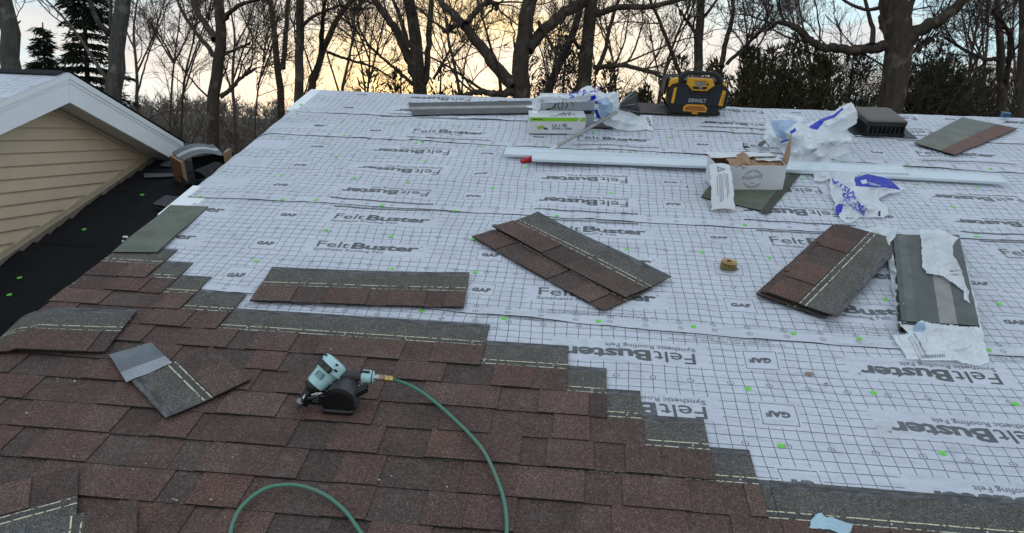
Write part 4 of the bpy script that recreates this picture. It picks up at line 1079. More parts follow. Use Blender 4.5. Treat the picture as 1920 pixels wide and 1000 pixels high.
# ================================================================== CARTONS
M_CARD = simple('brown_cardboard', (.34, .215, .13), .8, var=.2, scale=30)
M_CARDW = simple('white_coated_card', (.60, .62, .64), .5, var=.07, scale=8)
M_CARDG = simple('grey_printed_card', (.50, .52, .55), .5, var=.05, scale=8)
M_LIME = simple('lime_green_print', (.22, .52, .02), .45)
M_DINK = simple('black_print', (.02, .022, .025), .5)
def frame(px, py, px2, py2, n):
    a, b = P(px, py, n), P(px2, py2, n); th = math.atan2(b.y - a.y, b.x - a.x)
    return Matrix.Translation(a) @ Matrix.Rotation(th, 4, 'Z'), (b - a).length
FRONT = Matrix.Rotation(R(90), 4, 'X')                   # text on a face that looks at -y
def ontop(z_): return Matrix.Translation((0, 0, z_))
# white and green nail carton
Fm, wd = frame(992, 252, 1097, 252.5, .014); hd = .135; dp_ = .17
car = empty('nail_carton', ROOF @ Fm, 'white nail carton with a lime green band in front of the plastic bag', 'carton')
mb = MB(); mb.box((0, 0, 0), (wd, dp_, hd), bev=.003); mb.build('carton_body', M_CARDW, car)
mb = MB(); 
for a, b, zz0, zz1 in ((.004, wd * .84, .102, .131), (wd * .89, wd - .004, .102, .131)):
    mb.add([(a, -.0012, zz0), (b, -.0012, zz0), (b + .018 if b < wd * .9 else b, -.0012, zz1), (a if a < .1 else a + .018, -.0012, zz1)], [(0, 1, 2, 3)])
mb.build('green_band', M_LIME, car)
mb = MB(); T = Matrix.Translation
put_text(mb, '1 in. x .083', T((wd * .40, -.0014, .062)) @ FRONT, .033, .012, width=.115); put_text(mb, '25mm x 2mm', T((wd * .40, -.0014, .038)) @ FRONT, .033, .012, width=.15)
mb.add([(0.001, -.0010, .001), (wd * .68, -.0010, .001), (wd * .68, -.0010, .006), (.001, -.0010, .006)], [(0, 1, 2, 3)])
mb.add([(.02, -.0022, .117), (.035, -.0022, .124), (.035, -.0022, .120), (.10, -.0022, .120), (.10, -.0022, .114), (.035, -.0022, .114), (.035, -.0022, .110)], [(0, 6, 1), (2, 5, 4, 3)])
mb.build('printed_lettering', M_DINK, car)
mb = MB()
vs = [(.085 + .026 * math.cos(a) - .004 * math.sin(a), -.0016, .055 + .013 * math.sin(a) + .006 * math.cos(a)) for a in np.linspace(0, 2 * math.pi, 20)[:-1]]
mb.add(vs, [tuple(range(19))]); mb.build('green_cap_picture', simple('olive_print', (.30, .42, .06), .5), car)
mb = MB(); vs = [(.123 + .020 * math.cos(a), -.0015, .045 + .009 * math.sin(a) - .25 * (.02 * math.cos(a))) for a in np.linspace(0, 2 * math.pi, 16)[:-1]]
mb.add(vs, [tuple(range(15))]); mb.build('dark_cap_picture', simple('charcoal_print', (.06, .07, .06), .5), car)
mb = MB()            # insect emblem on the lid
def bug(mb, M, s_):
    for (pts, r_) in (([(0, 0), (.5, .05)], .07), ([(.5, .05), (.9, .0)], .05), ([(.15, .0), (.05, -.28), (.2, -.45)], .025), ([(.3, .03), (.35, -.25), (.25, -.45)], .025), ([(.5, .04), (.62, -.22), (.5, -.4)], .025), ([(.75, .02), (.95, -.12), (.9, -.25)], .02), ([(.0, .0), (-.15, -.3), (-.3, -.42), (-.6, -.45)], .04), ([(.2, .05), (.3, .3), (.2, .4)], .02), ([(.55, .05), (.7, .3), (.6, .4)], .02)):
        for a, b in zip(pts[:-1], pts[1:]):
            d = Vector((b[0] - a[0], b[1] - a[1])); nn = Vector((-d.y, d.x)).normalized() * r_
            mb.add([(a[0] * s_ + nn.x * s_, a[1] * s_ + nn.y * s_, 0), (a[0] * s_ - nn.x * s_, a[1] * s_ - nn.y * s_, 0), (b[0] * s_ - nn.x * s_, b[1] * s_ - nn.y * s_, 0), (b[0] * s_ + nn.x * s_, b[1] * s_ + nn.y * s_, 0)], [(3, 2, 1, 0)], M=M)
bug(mb, T((wd * .55, .075, hd + .0015)), .12); mb.build('insect_emblem', M_DINK, car)
# grey carton behind
Fm, wd2 = frame(1012, 236, 1113, 237, .014); h2 = .215
ca2 = empty('grey_carton', ROOF @ Fm, 'grey carton with a black insect emblem standing behind the white and green one', 'carton')
mb = MB(); mb.box((0, 0, 0), (wd2, .16, h2), bev=.003); mb.build('carton_body', M_CARDG, ca2)
mb = MB(); mb.add([(.005, -.0012, h2 - .093), (wd2 - .003, -.0012, h2 - .093), (wd2 - .003, -.0012, h2 - .088), (.005, -.0012, h2 - .088)], [(0, 1, 2, 3)])
mb.add([(wd2 * .80, -.0012, h2 - .118), (wd2 * .93, -.0012, h2 - .118), (wd2 * .97, -.0012, h2 - .093), (wd2 * .80, -.0012, h2 - .093)], [(0, 1, 2, 3)])
bug(mb, T((wd2 * .30, -.0016, h2 - .022)) @ FRONT, .135); mb.build('insect_emblem', M_DINK, ca2)
mb = MB(); vs = [(wd2 * .17, -.0022, h2 - .082), (wd2 * .27, -.0022, h2 - .080), (wd2 * .30, -.0022, h2 - .066), (wd2 * .24, -.0022, h2 - .07)]; mb.add(vs, [(0, 1, 2, 3)])
mb.add([(wd2 * .94, -.0012, h2 - .118), (wd2 - .003, -.0012, h2 - .118), (wd2 - .003, -.0012, h2 - .096)], [(0, 1, 2)]); mb.build('green_claw', simple('leaf_green_print', (.16, .30, .05), .5), ca2)
# drink can
cp = P(1003, 213, .15)
can = empty('drink_can', ROOF @ Matrix.Translation(cp + Vector((0, .05, -.13))), 'small silver drink can standing at the left end of the grey carton', 'can')
mb = MB(); r = .033; prof = [(.0, 0), (.026, 0), (r, .008), (r, .100), (.028, .112), (.0275, .116), (.026, .114), (.0255, .111), (0, .111)]
for i in range(len(prof) - 1):
    (r0, z0_), (r1, z1_) = prof[i], prof[i + 1]; n = 20
    vs = [(r0 * math.cos(2 * math.pi * k_ / n), r0 * math.sin(2 * math.pi * k_ / n), z0_) for k_ in range(n)] + [(r1 * math.cos(2 * math.pi * k_ / n), r1 * math.sin(2 * math.pi * k_ / n), z1_) for k_ in range(n)]
    mb.add(vs, [(k_, (k_ + 1) % n, n + (k_ + 1) % n, n + k_) for k_ in range(n)], smooth=True, M=T((0, 0, .03)))
mb.build('can_body', simple('brushed_can', (.72, .72, .74), .25, .85), can)
mb = MB(); n = 20; vs = [(.0334 * math.cos(2 * math.pi * k_ / n), .0334 * math.sin(2 * math.pi * k_ / n), z_) for z_ in (.115, .125) for k_ in range(n)]
mb.add(vs, [(k_, (k_ + 1) % n, n + (k_ + 1) % n, n + k_) for k_ in range(13, 19)], smooth=True); mb.build('can_band', M_PBLUE, can)

# open cardboard box with torn lid
Fm, w3 = frame(1336, 357, 1467, 357.5, .016); h3 = .165; d3 = .20; tk = .004
bx = empty('cardboard_box', ROOF @ Fm, 'open white cardboard box with torn brown lid and a round stamp on its front', 'box')
mb = MB()
mb.box((0, 0, 0), (w3, tk, h3), 0); mb.box((0, d3 - tk, 0), (w3, d3, h3 + .01), 0); mb.box((0, tk + .0005, 0), (tk, d3 - tk - .0005, h3), 0); mb.box((w3 - tk, tk + .0005, 0), (w3, d3 - tk - .0005, h3), 0)
mb.box((tk + .0005, tk + .0005, .001), (w3 - tk - .0005, d3 - tk - .0005, .005), 1)
mb.build('box_walls', [M_CARDW, M_CARD], bx)
mb = MB(); tk2 = .0015
for (lo_, hi_) in (((tk + .001, tk + .001, .01), (w3 - tk - .001, tk + .0022, h3 - .002)), ((tk + .001, d3 - tk - .0022, .01), (w3 - tk - .001, d3 - tk - .001, h3 + .006)), ((tk + .001, tk + .003, .01), (tk + .0022, d3 - tk - .003, h3 - .002)), ((w3 - tk - .0022, tk + .003, .01), (w3 - tk - .001, d3 - tk - .003, h3 - .002))): mb.box(lo_, hi_)
mb.build('brown_lining', M_CARD, bx)
def flap(pts, nm, m1, m2, fn=None, th_=.003, nx=8, ny=6):
    mb = quad_slab(pts, th_, [m1, m2], nx, ny, (1, 1, 1), fn, None); return mb.build(nm, [m1, m2], bx)
def torn(a, sd): return lambda s, t: Vector((0, 0, a * N3(s * 5, t * 3, sd))) + (Vector((0, -.022 * abs(N3(s * 9, sd, 2)) - .012 * N3(s * 22, sd, 5), 0)) * max(0, (1 - t) * 1.6 - .6))
flap([(.0, .10, h3 + .014), (w3 * .93, .115, h3 + .022), (w3 * .90, d3 + .01, h3 + .012), (-.03, d3 + .01, h3 + .012)], 'lid_flap', M_CARDW, M_CARD, torn(.010, 2))
flap([(w3 * .62, .085, h3 + .004), (w3 * .97, .075, h3 + .006), (w3 * .97, .15, h3 + .012), (w3 * .62, .16, h3 + .012)], 'lid_flap', M_CARDW, M_CARD, torn(.006, 5))
flap([(w3 * .30, .03, h3 - .03), (w3 * .98, .02, h3 - .025), (w3 * .98, .13, h3 + .004), (w3 * .30, .12, h3)], 'torn_inner_card', M_CARD, M_CARD, lambda s, t: Vector((0, .02 * N3(s * 9, 3, 1), .022 * N3(s * 7, t * 4, 9))), nx=16)
flap([(w3 * .34, .07, h3 + .004), (w3 * .50, .02, h3 - .004), (w3 * .52, .10, h3 + .020), (w3 * .34, .13, h3 + .014)], 'torn_inner_card', M_CARD, M_CARD, lambda s, t: Vector((0, .01 * N3(s * 9, t * 5, 1), .03 * math.sin(s * 3.1) * t)))
flap([(w3 * .20, .0, h3 + .002), (w3 * .42, -.004, h3 - .006), (w3 * .40, .06, h3 + .022), (w3 * .18, .08, h3 + .018)], 'torn_inner_card', M_CARD, M_CARD, lambda s, t: Vector((0, 0, .022 * N3(s * 4, t * 4, 6))))
flap([(w3 + .001, .01, h3 - .004), (w3 + .001, .10, h3 - .004), (w3 + .030, .105, h3 + .175), (w3 + .018, .03, h3 + .06)][:4], 'side_flap', M_CARD, M_CARD, None)
# hanging front flap with the warning sign
flap([(-.092, -.33, .006), (.045, -.335, .008), (.078, -.010, h3 + .006), (-.045, -.005, h3 + .004)], 'front_flap', M_CARDW, M_CARD,
     lambda s, t: Vector((.012 * math.sin(t * 9) * (s - .5) * 0 + .012 * N3(t * 9, s * 2, 3) * (1 if s in (0, 1) else .2), 0, .035 * math.sin(math.pi * t) + .012 * math.sin(s * 3))), nx=8, ny=16)
fl = Matrix(((-1, 0, 0), (0, 1, 0), (0, 0, 1)))
p00, p10, p11, p01 = [Vector(p) for p in ((-.092, -.33, .006), (.045, -.335, .008), (.078, -.010, h3 + .006), (-.045, -.005, h3 + .004))]
def onflap(p):
    s, t = p.x, p.y
    b_ = (p00 * (1 - s) + p10 * s) * (1 - t) + (p01 * (1 - s) + p11 * s) * t
    return b_ + Vector((0, -.003, .035 * math.sin(math.pi * t) + .012 * math.sin(s * 3) + .0062))
mb = MB()
for q, (s0, t0, l_) in enumerate(((.26, .20, .40), (.36, .10, .56), (.43, .10, .54), (.50, .13, .52), (.62, .35, .34), (.70, .16, .50), (.76, .24, .42))):
    for k_ in range(14):
        a = t0 + l_ * k_ / 14; b = a + l_ / 14 * .8
        mb.add([onflap(Vector((x_, y_, 0))) for x_, y_ in ((s0, a), (s0 + .02, a), (s0 + .02, b), (s0, b))], [(0, 1, 2, 3)])
tri = [(.34, .88), (.34, .70), (.74, .79)]
tin = [(.385, .855), (.385, .725), (.66, .79)]
for k_ in range(3):
    a, b, c, d = tri[k_], tri[(k_ + 1) % 3], tin[(k_ + 1) % 3], tin[k_]
    mb.add([onflap(Vector((*p, 0))) for p in (a, b, c, d)], [(0, 1, 2, 3)])
mb.add([onflap(Vector((*p, 0))) for p in ((.43, .783), (.55, .783), (.55, .797), (.43, .797))], [(0, 1, 2, 3)])
mb.build('warning_print', M_INK, bx)
# round stamp
mb = MB(); cx_, cz_, r0, r1 = w3 * .545, h3 * .47, .050, .0525
def arc(r0, r1, a0, a1, n=24):
    for k_ in range(n):
        a, b = a0 + (a1 - a0) * k_ / n, a0 + (a1 - a0) * (k_ + 1) / n
        mb.add([(cx_ + r0 * math.cos(a), -.0012, cz_ + r0 * math.sin(a)), (cx_ + r1 * math.cos(a), -.0012, cz_ + r1 * math.sin(a)), (cx_ + r1 * math.cos(b), -.0012, cz_ + r1 * math.sin(b)), (cx_ + r0 * math.cos(b), -.0012, cz_ + r0 * math.sin(b))], [(0, 1, 2, 3)])
arc(.0605, .0622, .3, 2.9); arc(.0605, .0622, 3.5, 5.9)
for k_ in range(10): arc(.050, .056, .6 + k_ * .2, .6 + k_ * .2 + .13, 1); arc(.050, .056, 3.75 + k_ * .2, 3.75 + k_ * .2 + .13, 1)
put_text(mb, 'Malarkey', T((cx_ - .064, -.0012, cz_ - .010)) @ FRONT @ Matrix.Rotation(.16, 4, 'Z'), .040, -.006, width=.130)
put_text(mb, '1956', T((cx_ - .013, -.0012, cz_ - .032)) @ FRONT, .014, .004)
mb.build('round_stamp', M_INKL, bx)

# ================================================================== ALUMINIUM STRIPS
def strip_metal(a, b, L, n, label, yaw=0.0, off=0.0):
    p0, p1 = P(*a, n), P(*b, n); th = math.atan2(p1.y - p0.y, p1.x - p0.x) + yaw
    mw = ROOF @ Matrix.Translation(p0) @ Matrix.Rotation(th, 4, 'Z')
    prof = [(0, .0), (0, .015), (.003, .018), (.034, .018), (.036, .0135), (.040, .0135), (.042, .018), (.076, .019), (.078, .0145), (.082, .0145), (.084, .019), (.122, .020), (.127, .028), (.131, .028), (.131, .0245), (.123, .0180), (.003, .0155), (.003, .0)]
    n_ = len(prof); vs = [(0, *p) for p in prof] + [(L, *p) for p in prof]
    mb = MB(); nx = 12; vs = []
    for i in range(nx + 1):
        x_ = L * i / nx; sag = -.004 * math.sin(math.pi * i / nx) + .002 * N3(i * .7, off, 3)
        vs += [(x_, p[0] + .004 * math.sin(i * .5), p[1] + sag) for p in prof]
    fs = []
    for i in range(nx):
        for k_ in range(n_):
            fs.append((i * n_ + k_, (i + 1) * n_ + k_, (i + 1) * n_ + (k_ + 1) % n_, i * n_ + (k_ + 1) % n_))
    mb.add(vs, fs); mb.add(vs[:n_], [tuple(range(n_))]); mb.add(vs[-n_:], [tuple(range(n_ - 1, -1, -1))])
    return tag(mb.build('aluminium_drip_edge', M_STRIP, None, mw=mw), label, 'metal strip', 'aluminium drip edge lengths')
strip_metal((945, 293), (1880, 346), 3.30, .030, 'long pale aluminium strip reaching furthest right, behind the cardboard box')
strip_metal((997, 303), (1330, 315), 2.50, .040, 'shorter white aluminium strip in front of the long one, starting by the red grip', yaw=-.004, off=5)

# ================================================================== ROOFING SHOVEL
M_TUBE = simple('worn_metal_tube', (.33, .33, .31), .4, .6, var=.25, scale=18)
M_RED = simple('red_rubber_grip', (.42, .015, .02), .5)
M_TOOL = simple('dark_tool_steel', (.10, .10, .095), .5, .5, var=.3, scale=30)
h0, h1 = P(1118, 232, .10), P(1000, 300, .018)
shv = empty('roofing_shovel', ROOF @ Matrix.Translation(h0), 'long-handled roofing shovel with toothed blade and red grip lying under the plastic bag', 'shovel')
si = shv.matrix_world.inverted() @ ROOF
mb = MB(); d_ = (h1 - h0); mb.tube([h0 - d_ * .35, h0 + d_ * .3, h1 - d_ * .05], [.015, .014, .010], 12); mb.build('handle', M_TUBE, shv, local=si)
mb = MB(); mb.tube([h0 + d_ * .66, h0 + d_ * .76], .0165, 12); mb.build('handle_collar', simple('bright_collar', (.6, .6, .58), .3, .8), shv, local=si)
g0, g1 = h1 - d_ * .06, P(978, 302, .03)
mb = MB(); mb.tube([h1 - d_ * .1, P(1006, 297, .020), P(997, 299, .022), P(985, 301, .022), P(978, 302, .022), P(976, 302.5, .022)], [.011, .011, .019, .020, .016, .006], 12); mb.build('red_grip', M_RED, shv, local=si)
bl = [P(1161, 206, .06), P(1196, 219, .03), P(1192, 172, .27), P(1184, 176, .26)]
a_, b_, c_ = P(1160, 206, .08), P(1198, 219, .03), P(1189, 170, .28)
top_l = P(1164, 192, .16)
mb = quad_slab([a_, b_, c_, top_l], .004, [M_TOOL, M_TOOL], 6, 6); mb.build('blade', M_TOOL, shv, local=si)
mb = MB()
for k_ in range(9):
    t = (k_ + .5) / 9; c = b_.lerp(c_, t); e = (c_ - b_) / 9 * .5; out = (b_ - a_).normalized() * .022
    mb.add([c - e, c + e, c + e * .2 + out, c - e * .5 + out, c - e + Vector((0, .004, 0)), c + e + Vector((0, .004, 0))], [(0, 1, 2, 3), (3, 2, 5, 4)])
mb.build('blade_tooth_row', M_TOOL, shv, local=si)
mb = MB()
for t in (.18, .5, .82):
    u0 = a_.lerp(top_l, t) + Vector((0, -.006, .003)); u1 = b_.lerp(c_, t) + Vector((0, -.006, .003)); mb.tube([u0, u1], .004, 6)
mb.tube([a_ + Vector((0, -.006, 0)), top_l + Vector((0, -.006, 0))], .006, 6); mb.tube([top_l + Vector((0, -.006, 0)), c_ + Vector((0, -.006, 0))], .006, 6)
mb.build('blade_rib', M_TUBE, shv, local=si)

# ================================================================== RADIO
M_YEL = simple('yellow_plastic', (.62, .30, .012), .42, var=.06, scale=9, coat=.15)
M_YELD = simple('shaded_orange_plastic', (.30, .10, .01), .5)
M_RUB = simple('black_rubber_frame', (.007, .007, .008), .7, var=.2, scale=30)
M_GRL = simple('blue_black_speaker_mesh', (.008, .013, .020), .7, var=.3, scale=200, bmp=.002, bscale=500)
M_LCD = simple('grey_lcd', (.20, .21, .20), .2)
M_SIL = simple('silver_letter_paint', (.33, .34, .33), .4)
O_ = P(1302.5, 215.5, .022)
rad = empty('jobsite_radio', ROOF @ Matrix.Translation(O_) @ Matrix.Rotation(R(3), 4, 'Z') @ Matrix.Rotation(R(-4), 4, 'X') @ Matrix.Rotation(R(1.0), 4, 'Y'), 'yellow and black jobsite radio standing on the ridge with a carrying handle', 'radio')
def cc(*pts): return [((x_ - 655) / 2060, (880 - y_) / 2150) for x_, y_ in pts]
UPR = Matrix.Rotation(R(90), 4, 'X')           # polygon x,y -> x,z ; extrusion towards -y
def rp(nm, pts, y0, y1, m_, inset=0.0, mirror=False):
    mb = MB(); mb.prism(cc(*pts), -y0, -y1, M=UPR, inset=inset); return mb.build(nm, m_, rad)
rp('rear_body', [(165, 660), (150, 420), (175, 330), (330, 300), (1000, 300), (1125, 380), (1150, 700), (1000, 800), (240, 800)], .20, .03, M_RUB, .012)
rp('side_panel', [(140, 640), (158, 400), (195, 300), (232, 290), (196, 400), (178, 690)], .15, .045, M_YEL, .004)
rp('rear_cage', [(120, 560), (130, 360), (170, 310), (330, 300), (1010, 300), (1140, 380), (1185, 520), (1150, 740), (1000, 850), (220, 850), (150, 700)], .245, .205, M_RUB, .006)
rp('side_bar', [(108, 570), (125, 320), (160, 275), (200, 270), (150, 340), (138, 570)], .215, .05, M_RUB, 0)
rp('front_frame', [(172, 700), (190, 430), (225, 370), (330, 340), (450, 345), (560, 470), (800, 470), (915, 345), (1030, 345), (1130, 390), (1185, 450), (1170, 600), (1150, 740), (1030, 775), (1005, 865), (780, 880), (440, 875), (235, 850), (215, 735)], .04, -.012, M_RUB, .010)
rp('speaker_grille', [(300, 400), (430, 400), (535, 530), (825, 530), (935, 408), (1050, 408), (1020, 690), (820, 718), (450, 718), (280, 690)], -.010, -.020, M_GRL, .006)
rp('yellow_side_strip', [(250, 430), (300, 408), (276, 688), (228, 684)], -.008, -.022, M_YEL, .004)
rp('yellow_side_strip', [(1058, 425), (1115, 448), (1090, 702), (1015, 692)], -.008, -.022, M_YEL, .004)
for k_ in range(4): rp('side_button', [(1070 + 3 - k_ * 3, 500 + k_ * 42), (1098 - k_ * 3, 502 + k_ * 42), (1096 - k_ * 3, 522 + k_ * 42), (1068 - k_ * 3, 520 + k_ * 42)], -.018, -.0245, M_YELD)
rp('control_panel', [(455, 245), (875, 252), (918, 360), (800, 460), (560, 460), (455, 350)], .03, -.016, M_YEL, .008)
rp('display_bezel', [(575, 285), (775, 285), (775, 292), (575, 292)], -.012, -.0185, M_RUB); 
rp('display', [(588, 304), (768, 304), (768, 358), (588, 358)], -.012, -.018, M_LCD)
rp('knob_panel', [(550, 380), (650, 382), (680, 358), (710, 382), (802, 380), (780, 425), (570, 425)], -.012, -.021, M_RUB, .003)
mb = MB(); mb.tube([(0, 0, 0), (0, -.012, 0)], .013, 14, M=Matrix.Translation((cc((681, 385))[0][0], -.02, cc((681, 385))[0][1]))); mb.build('tuning_knob', M_LCD, rad)
mb = MB(); mb.tube([(0, 0, 0), (0, -.005, 0)], .009, 12, M=Matrix.Translation((cc((795, 335))[0][0], -.016, cc((795, 335))[0][1]))); mb.build('power_button', M_RUB, rad)
rp('lower_frame', [(438, 740), (500, 690), (780, 690), (838, 745), (825, 818), (446, 812)], -.010, -.030, M_YEL, .004)
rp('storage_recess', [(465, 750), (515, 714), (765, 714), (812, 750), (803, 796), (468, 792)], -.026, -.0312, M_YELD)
rp('storage_latch', [(585, 826), (700, 826), (690, 858), (600, 858)], -.010, -.024, M_YEL, .003)
put = MB(); (tx, tz) = cc((512, 652))[0]; put_text(put, 'DEWALT', T((tx, -.0212, tz)) @ FRONT, .042, .028, .95, width=300 / 2085); put.build('raised_lettering', M_SIL, rad)
for nm, pts in (('corner_housing', [(168, 420), (178, 320), (225, 275), (315, 250), (330, 335), (225, 370)]), ('corner_housing', [(1020, 275), (1095, 310), (1135, 385), (1030, 345)])): rp(nm, pts, .04, -.004, M_YEL, .008)
mb = MB()
hp = cc((335, 345), (350, 262), (400, 205), (470, 165), (560, 160), (820, 160), (900, 165), (965, 215), (1010, 270), (1035, 345))
mb.tube([(x_, .02, z_) for x_, z_ in hp], [.028, .026, .023, .018, .016, .016, .018, .023, .026, .028], 10); mb.build('carrying_handle', M_RUB, rad)
for x_ in (-.19, .17): 
    mb = MB(); mb.box((x_ - .035, -.005, 0), (x_ + .035, .2, .03), bev=.008); mb.build('foot', M_RUB, rad)

# ================================================================== ROOF VENT
M_VENT = simple('brown_vent_plastic', (.105, .088, .075), .55, var=.12, scale=12); M_VDK = simple('black_vent_plastic', (.012, .012, .013), .45, var=.2)
va = P(1624, 255, .014); vb = P(1694, 256.5, .014); vth = math.atan2(vb.y - va.y, vb.x - va.x)
ven = empty('roof_vent', ROOF @ Matrix.Translation(va) @ Matrix.Rotation(vth - .02, 4, 'Z'), 'brown topped box vent with black louvred sides near the ridge', 'roof vent')
vw = (vb - va).length; vd = .36; vh = .125
mb = MB(); mb.box((-.09, -.03, 0), (vw + .09, vd + .10, .003)); mb.build('flange', M_VDK, ven)
mb = MB()
def ringz(z_, e, b=.02):
    x0, x1, y0, y1 = -e, vw + e, -e, vd + e
    return [(x0 + b, y0, z_), (x1 - b, y0, z_), (x1, y0 + b, z_), (x1, y1 - b, z_), (x1 - b, y1, z_), (x0 + b, y1, z_), (x0, y1 - b, z_), (x0, y0 + b, z_)]
rg = [ringz(vh - .028, .004), ringz(vh - .010, .006), ringz(vh, -.006), ringz(vh + .006, -.05)]
for a, b in zip(rg[:-1], rg[1:]): mb.add(a + b, [(i, (i + 1) % 8, 8 + (i + 1) % 8, 8 + i) for i in range(8)])
mb.add(rg[-1], [tuple(range(8))]); mb.add(rg[0], [tuple(range(7, -1, -1))]); mb.build('hood', M_VENT, ven)
mb = MB(); fr = ringz(vh - .045, .006); fr2 = ringz(vh - .010, .009); mb.add(fr + fr2, [(i, (i + 1) % 8, 8 + (i + 1) % 8, 8 + i) for i in range(8)]); mb.build('hood_rim', M_VDK, ven)
mb = MB(); mb.box((.05, .05, .003), (vw - .05, vd - .05, vh - .03)); mb.build('throat', M_VDK, ven)
for k_ in range(9):
    x_ = .004 + (vw - .018) * k_ / 8; mb = MB(); mb.box((x_, .002, .003), (x_ + .010, .02, vh - .03)); mb.build('louvre', M_VDK if k_ in (0, 8) else M_GRL, ven)
for k_ in range(9):
    y_ = .03 + (vd - .05) * k_ / 8
    for x_ in (.002, vw - .016):
        mb = MB(); mb.box((x_, y_, .003), (x_ + .014, y_ + .010, vh - .03)); mb.build('louvre', M_VDK if k_ % 8 == 0 else M_GRL, ven)
mb = MB(); mb.box((-.004, -.004, .003), (vw + .004, .012, .022)); mb.build('sill', M_VDK, ven)

# ================================================================== NAIL COIL
M_BRASS = simple('galvanised_brass_nails', (.50, .34, .13), .35, .75, var=.25, scale=80)
M_BRD = simple('nail_shank_wire', (.36, .27, .12), .4, .7, var=.3, scale=80)
nc = P(1364, 503, .016)
coil = empty('nail_coil', ROOF @ Matrix.Translation(nc) @ Matrix.Rotation(R(4), 4, 'Y') @ Matrix.Rotation(R(-6), 4, 'X'), 'coil of brass coloured roofing nails standing on the underlayment', 'nail coil')
mbs = MB(); mbh = MB()
k_ = 0
for i in range(118):
    a = i * .178; r = .014 + .030 * (i / 118.0); tl = .006
    x_, y_ = r * math.cos(a), r * math.sin(a); x2, y2 = (r + .004) * math.cos(a + .22), (r + .004) * math.sin(a + .22)
    zt = .040 + .0010 * math.sin(i * 2.1) - .006 * (i / 118)
    mbs.tube([(x2, y2, .001), (x_, y_, zt)], .0015, 5, caps=False)
    mbh.tube([(x_, y_, zt), (x_ - .0002, y_, zt + .0016)], .0048, 8)
mbs.build('nail_shank_ring', M_BRD, coil); mbh.build('nail_head_ring', M_BRASS, coil)
for z_ in (.012, .026):
    mb = MB(); mb.tube([((.016 + .030 * t / 120) * math.cos(t * .178), (.016 + .030 * t / 120) * math.sin(t * .178), z_) for t in range(118)], .0007, 4); mb.build('binding_wire', M_BRD, coil)

# ================================================================== NAIL GUN AND HOSE
M_TEAL = simple('pale_teal_cast_metal', (.40, .63, .64), .38, var=.07, scale=18, coat=.2)
M_GRIP = simple('dark_rubber_grip', (.045, .040, .040), .6, var=.2, scale=60, bmp=.0006, bscale=300)
M_BLKP = simple('black_tool_plastic', (.006, .006, .007), .45, var=.2, scale=40)
M_DKM = simple('magazine_cover_plastic', (.040, .038, .042), .42, var=.2, scale=40)
SF = .032                                          # height of the shingled surface
gun0 = P(622, 764, SF)
gun = empty('nail_gun', ROOF @ Matrix.Translation(gun0), 'pale teal coil nail gun with black magazine lying on the brown shingles', 'nail gun')
ggi = gun.matrix_world.inverted() @ ROOF
def gbuild(mb, nm, m_): return mb.build(nm, m_, gun, local=ggi)
b0_, b1_ = P(592, 722, SF + .085), P(631, 679, SF + .150)
ax = (b1_ - b0_)
def along(t, dz=0): return b0_ + ax * t + Vector((0, 0, dz))
mb = MB(); mb.tube([along(-.02), along(.05), along(.45), along(.58), along(.62), along(.70), along(.72), along(.93), along(1.02), along(1.06)], [.037, .040, .042, .048, .054, .054, .051, .052, .046, .032], 24); gbuild(mb, 'cylinder_body', M_TEAL)
# exhaust deflector and label
side = ax.cross(Vector((0, 0, 1))).normalized(); upv = side.cross(ax).normalized()
def Mg(t, s_, u_): 
    o = along(t) + side * s_ + upv * u_
    return Matrix(((ax.normalized().x, side.x, upv.x, o.x), (ax.normalized().y, side.y, upv.y, o.y), (ax.normalized().z, side.z, upv.z, o.z), (0, 0, 0, 1)))
faceU = (Vector((0, -.55, .83)) - ax.normalized() * Vector((0, -.55, .83)).dot(ax.normalized())).normalized()
faceS = faceU.cross(ax.normalized()).normalized()
def Mf(t, s_, u_):
    A = ax.normalized(); o = along(t) + faceS * s_ + faceU * u_
    return Matrix(((A.x, faceS.x, faceU.x, o.x), (A.y, faceS.y, faceU.y, o.y), (A.z, faceS.z, faceU.z, o.z), (0, 0, 0, 1)))
mb = MB(); mb.box((-.010, -.034, -.006), (.014, .034, .006), M=Mf(.66, 0, .051), bev=.003); gbuild(mb, 'exhaust_deflector', M_BLKP)
for s_ in (-.016, .016):
    mb = MB(); mb.box((-.005, -.011, 0), (.006, .011, .002), M=Mf(.66, s_, .057)); gbuild(mb, 'exhaust_slot', M_GRIP)
mb = MB(); mb.box((-.012, -.017, -.004), (.011, .015, .0012), M=Mf(.36, -.004, .0445)); lab = gbuild(mb, 'label_plate', simple('dark_teal_label', (.035, .11, .12), .4))
mb = MB()
for q in range(3): mb.box((-.009 + q * .007, -.015 + .003 * q, .0012), (-.006 + q * .007, .010, .0018), M=Mf(.36, -.004, .0445))
gbuild(mb, 'label_lettering', simple('pale_label_print', (.30, .5, .5), .4))
# handle
hA, hB = P(630, 701, SF + .112), P(684, 706, SF + .100)
mb = MB(); mb.tube([along(.50), hA.lerp(along(.5), .45), hA], [.030, .032, .026], 16); gbuild(mb, 'handle_neck', M_TEAL)
mb = MB(); mb.tube([hA.lerp(hB, -.04), hA, hA.lerp(hB, .25), hA.lerp(hB, .6), hA.lerp(hB, .9), hB.lerp(hA, .06)], [.022, .0235, .021, .0195, .0205, .019], 16); gbuild(mb, 'grip', M_GRIP)
hC = hB + (hB - hA) * .30
mb = MB(); mb.tube([hB.lerp(hA, .12), hB.lerp(hA, .06), hB + (hB - hA) * .12, hC, hC + (hC - hB) * .12], [.020, .026, .026, .024, .015], 18); gbuild(mb, 'end_cap', M_TEAL)
mb = MB(); mb.tube([hB + Vector((-.012, -.006, .026)), hB + Vector((.022, -.006, .026))], .005, 8); gbuild(mb, 'cap_bolt', M_BLKP)
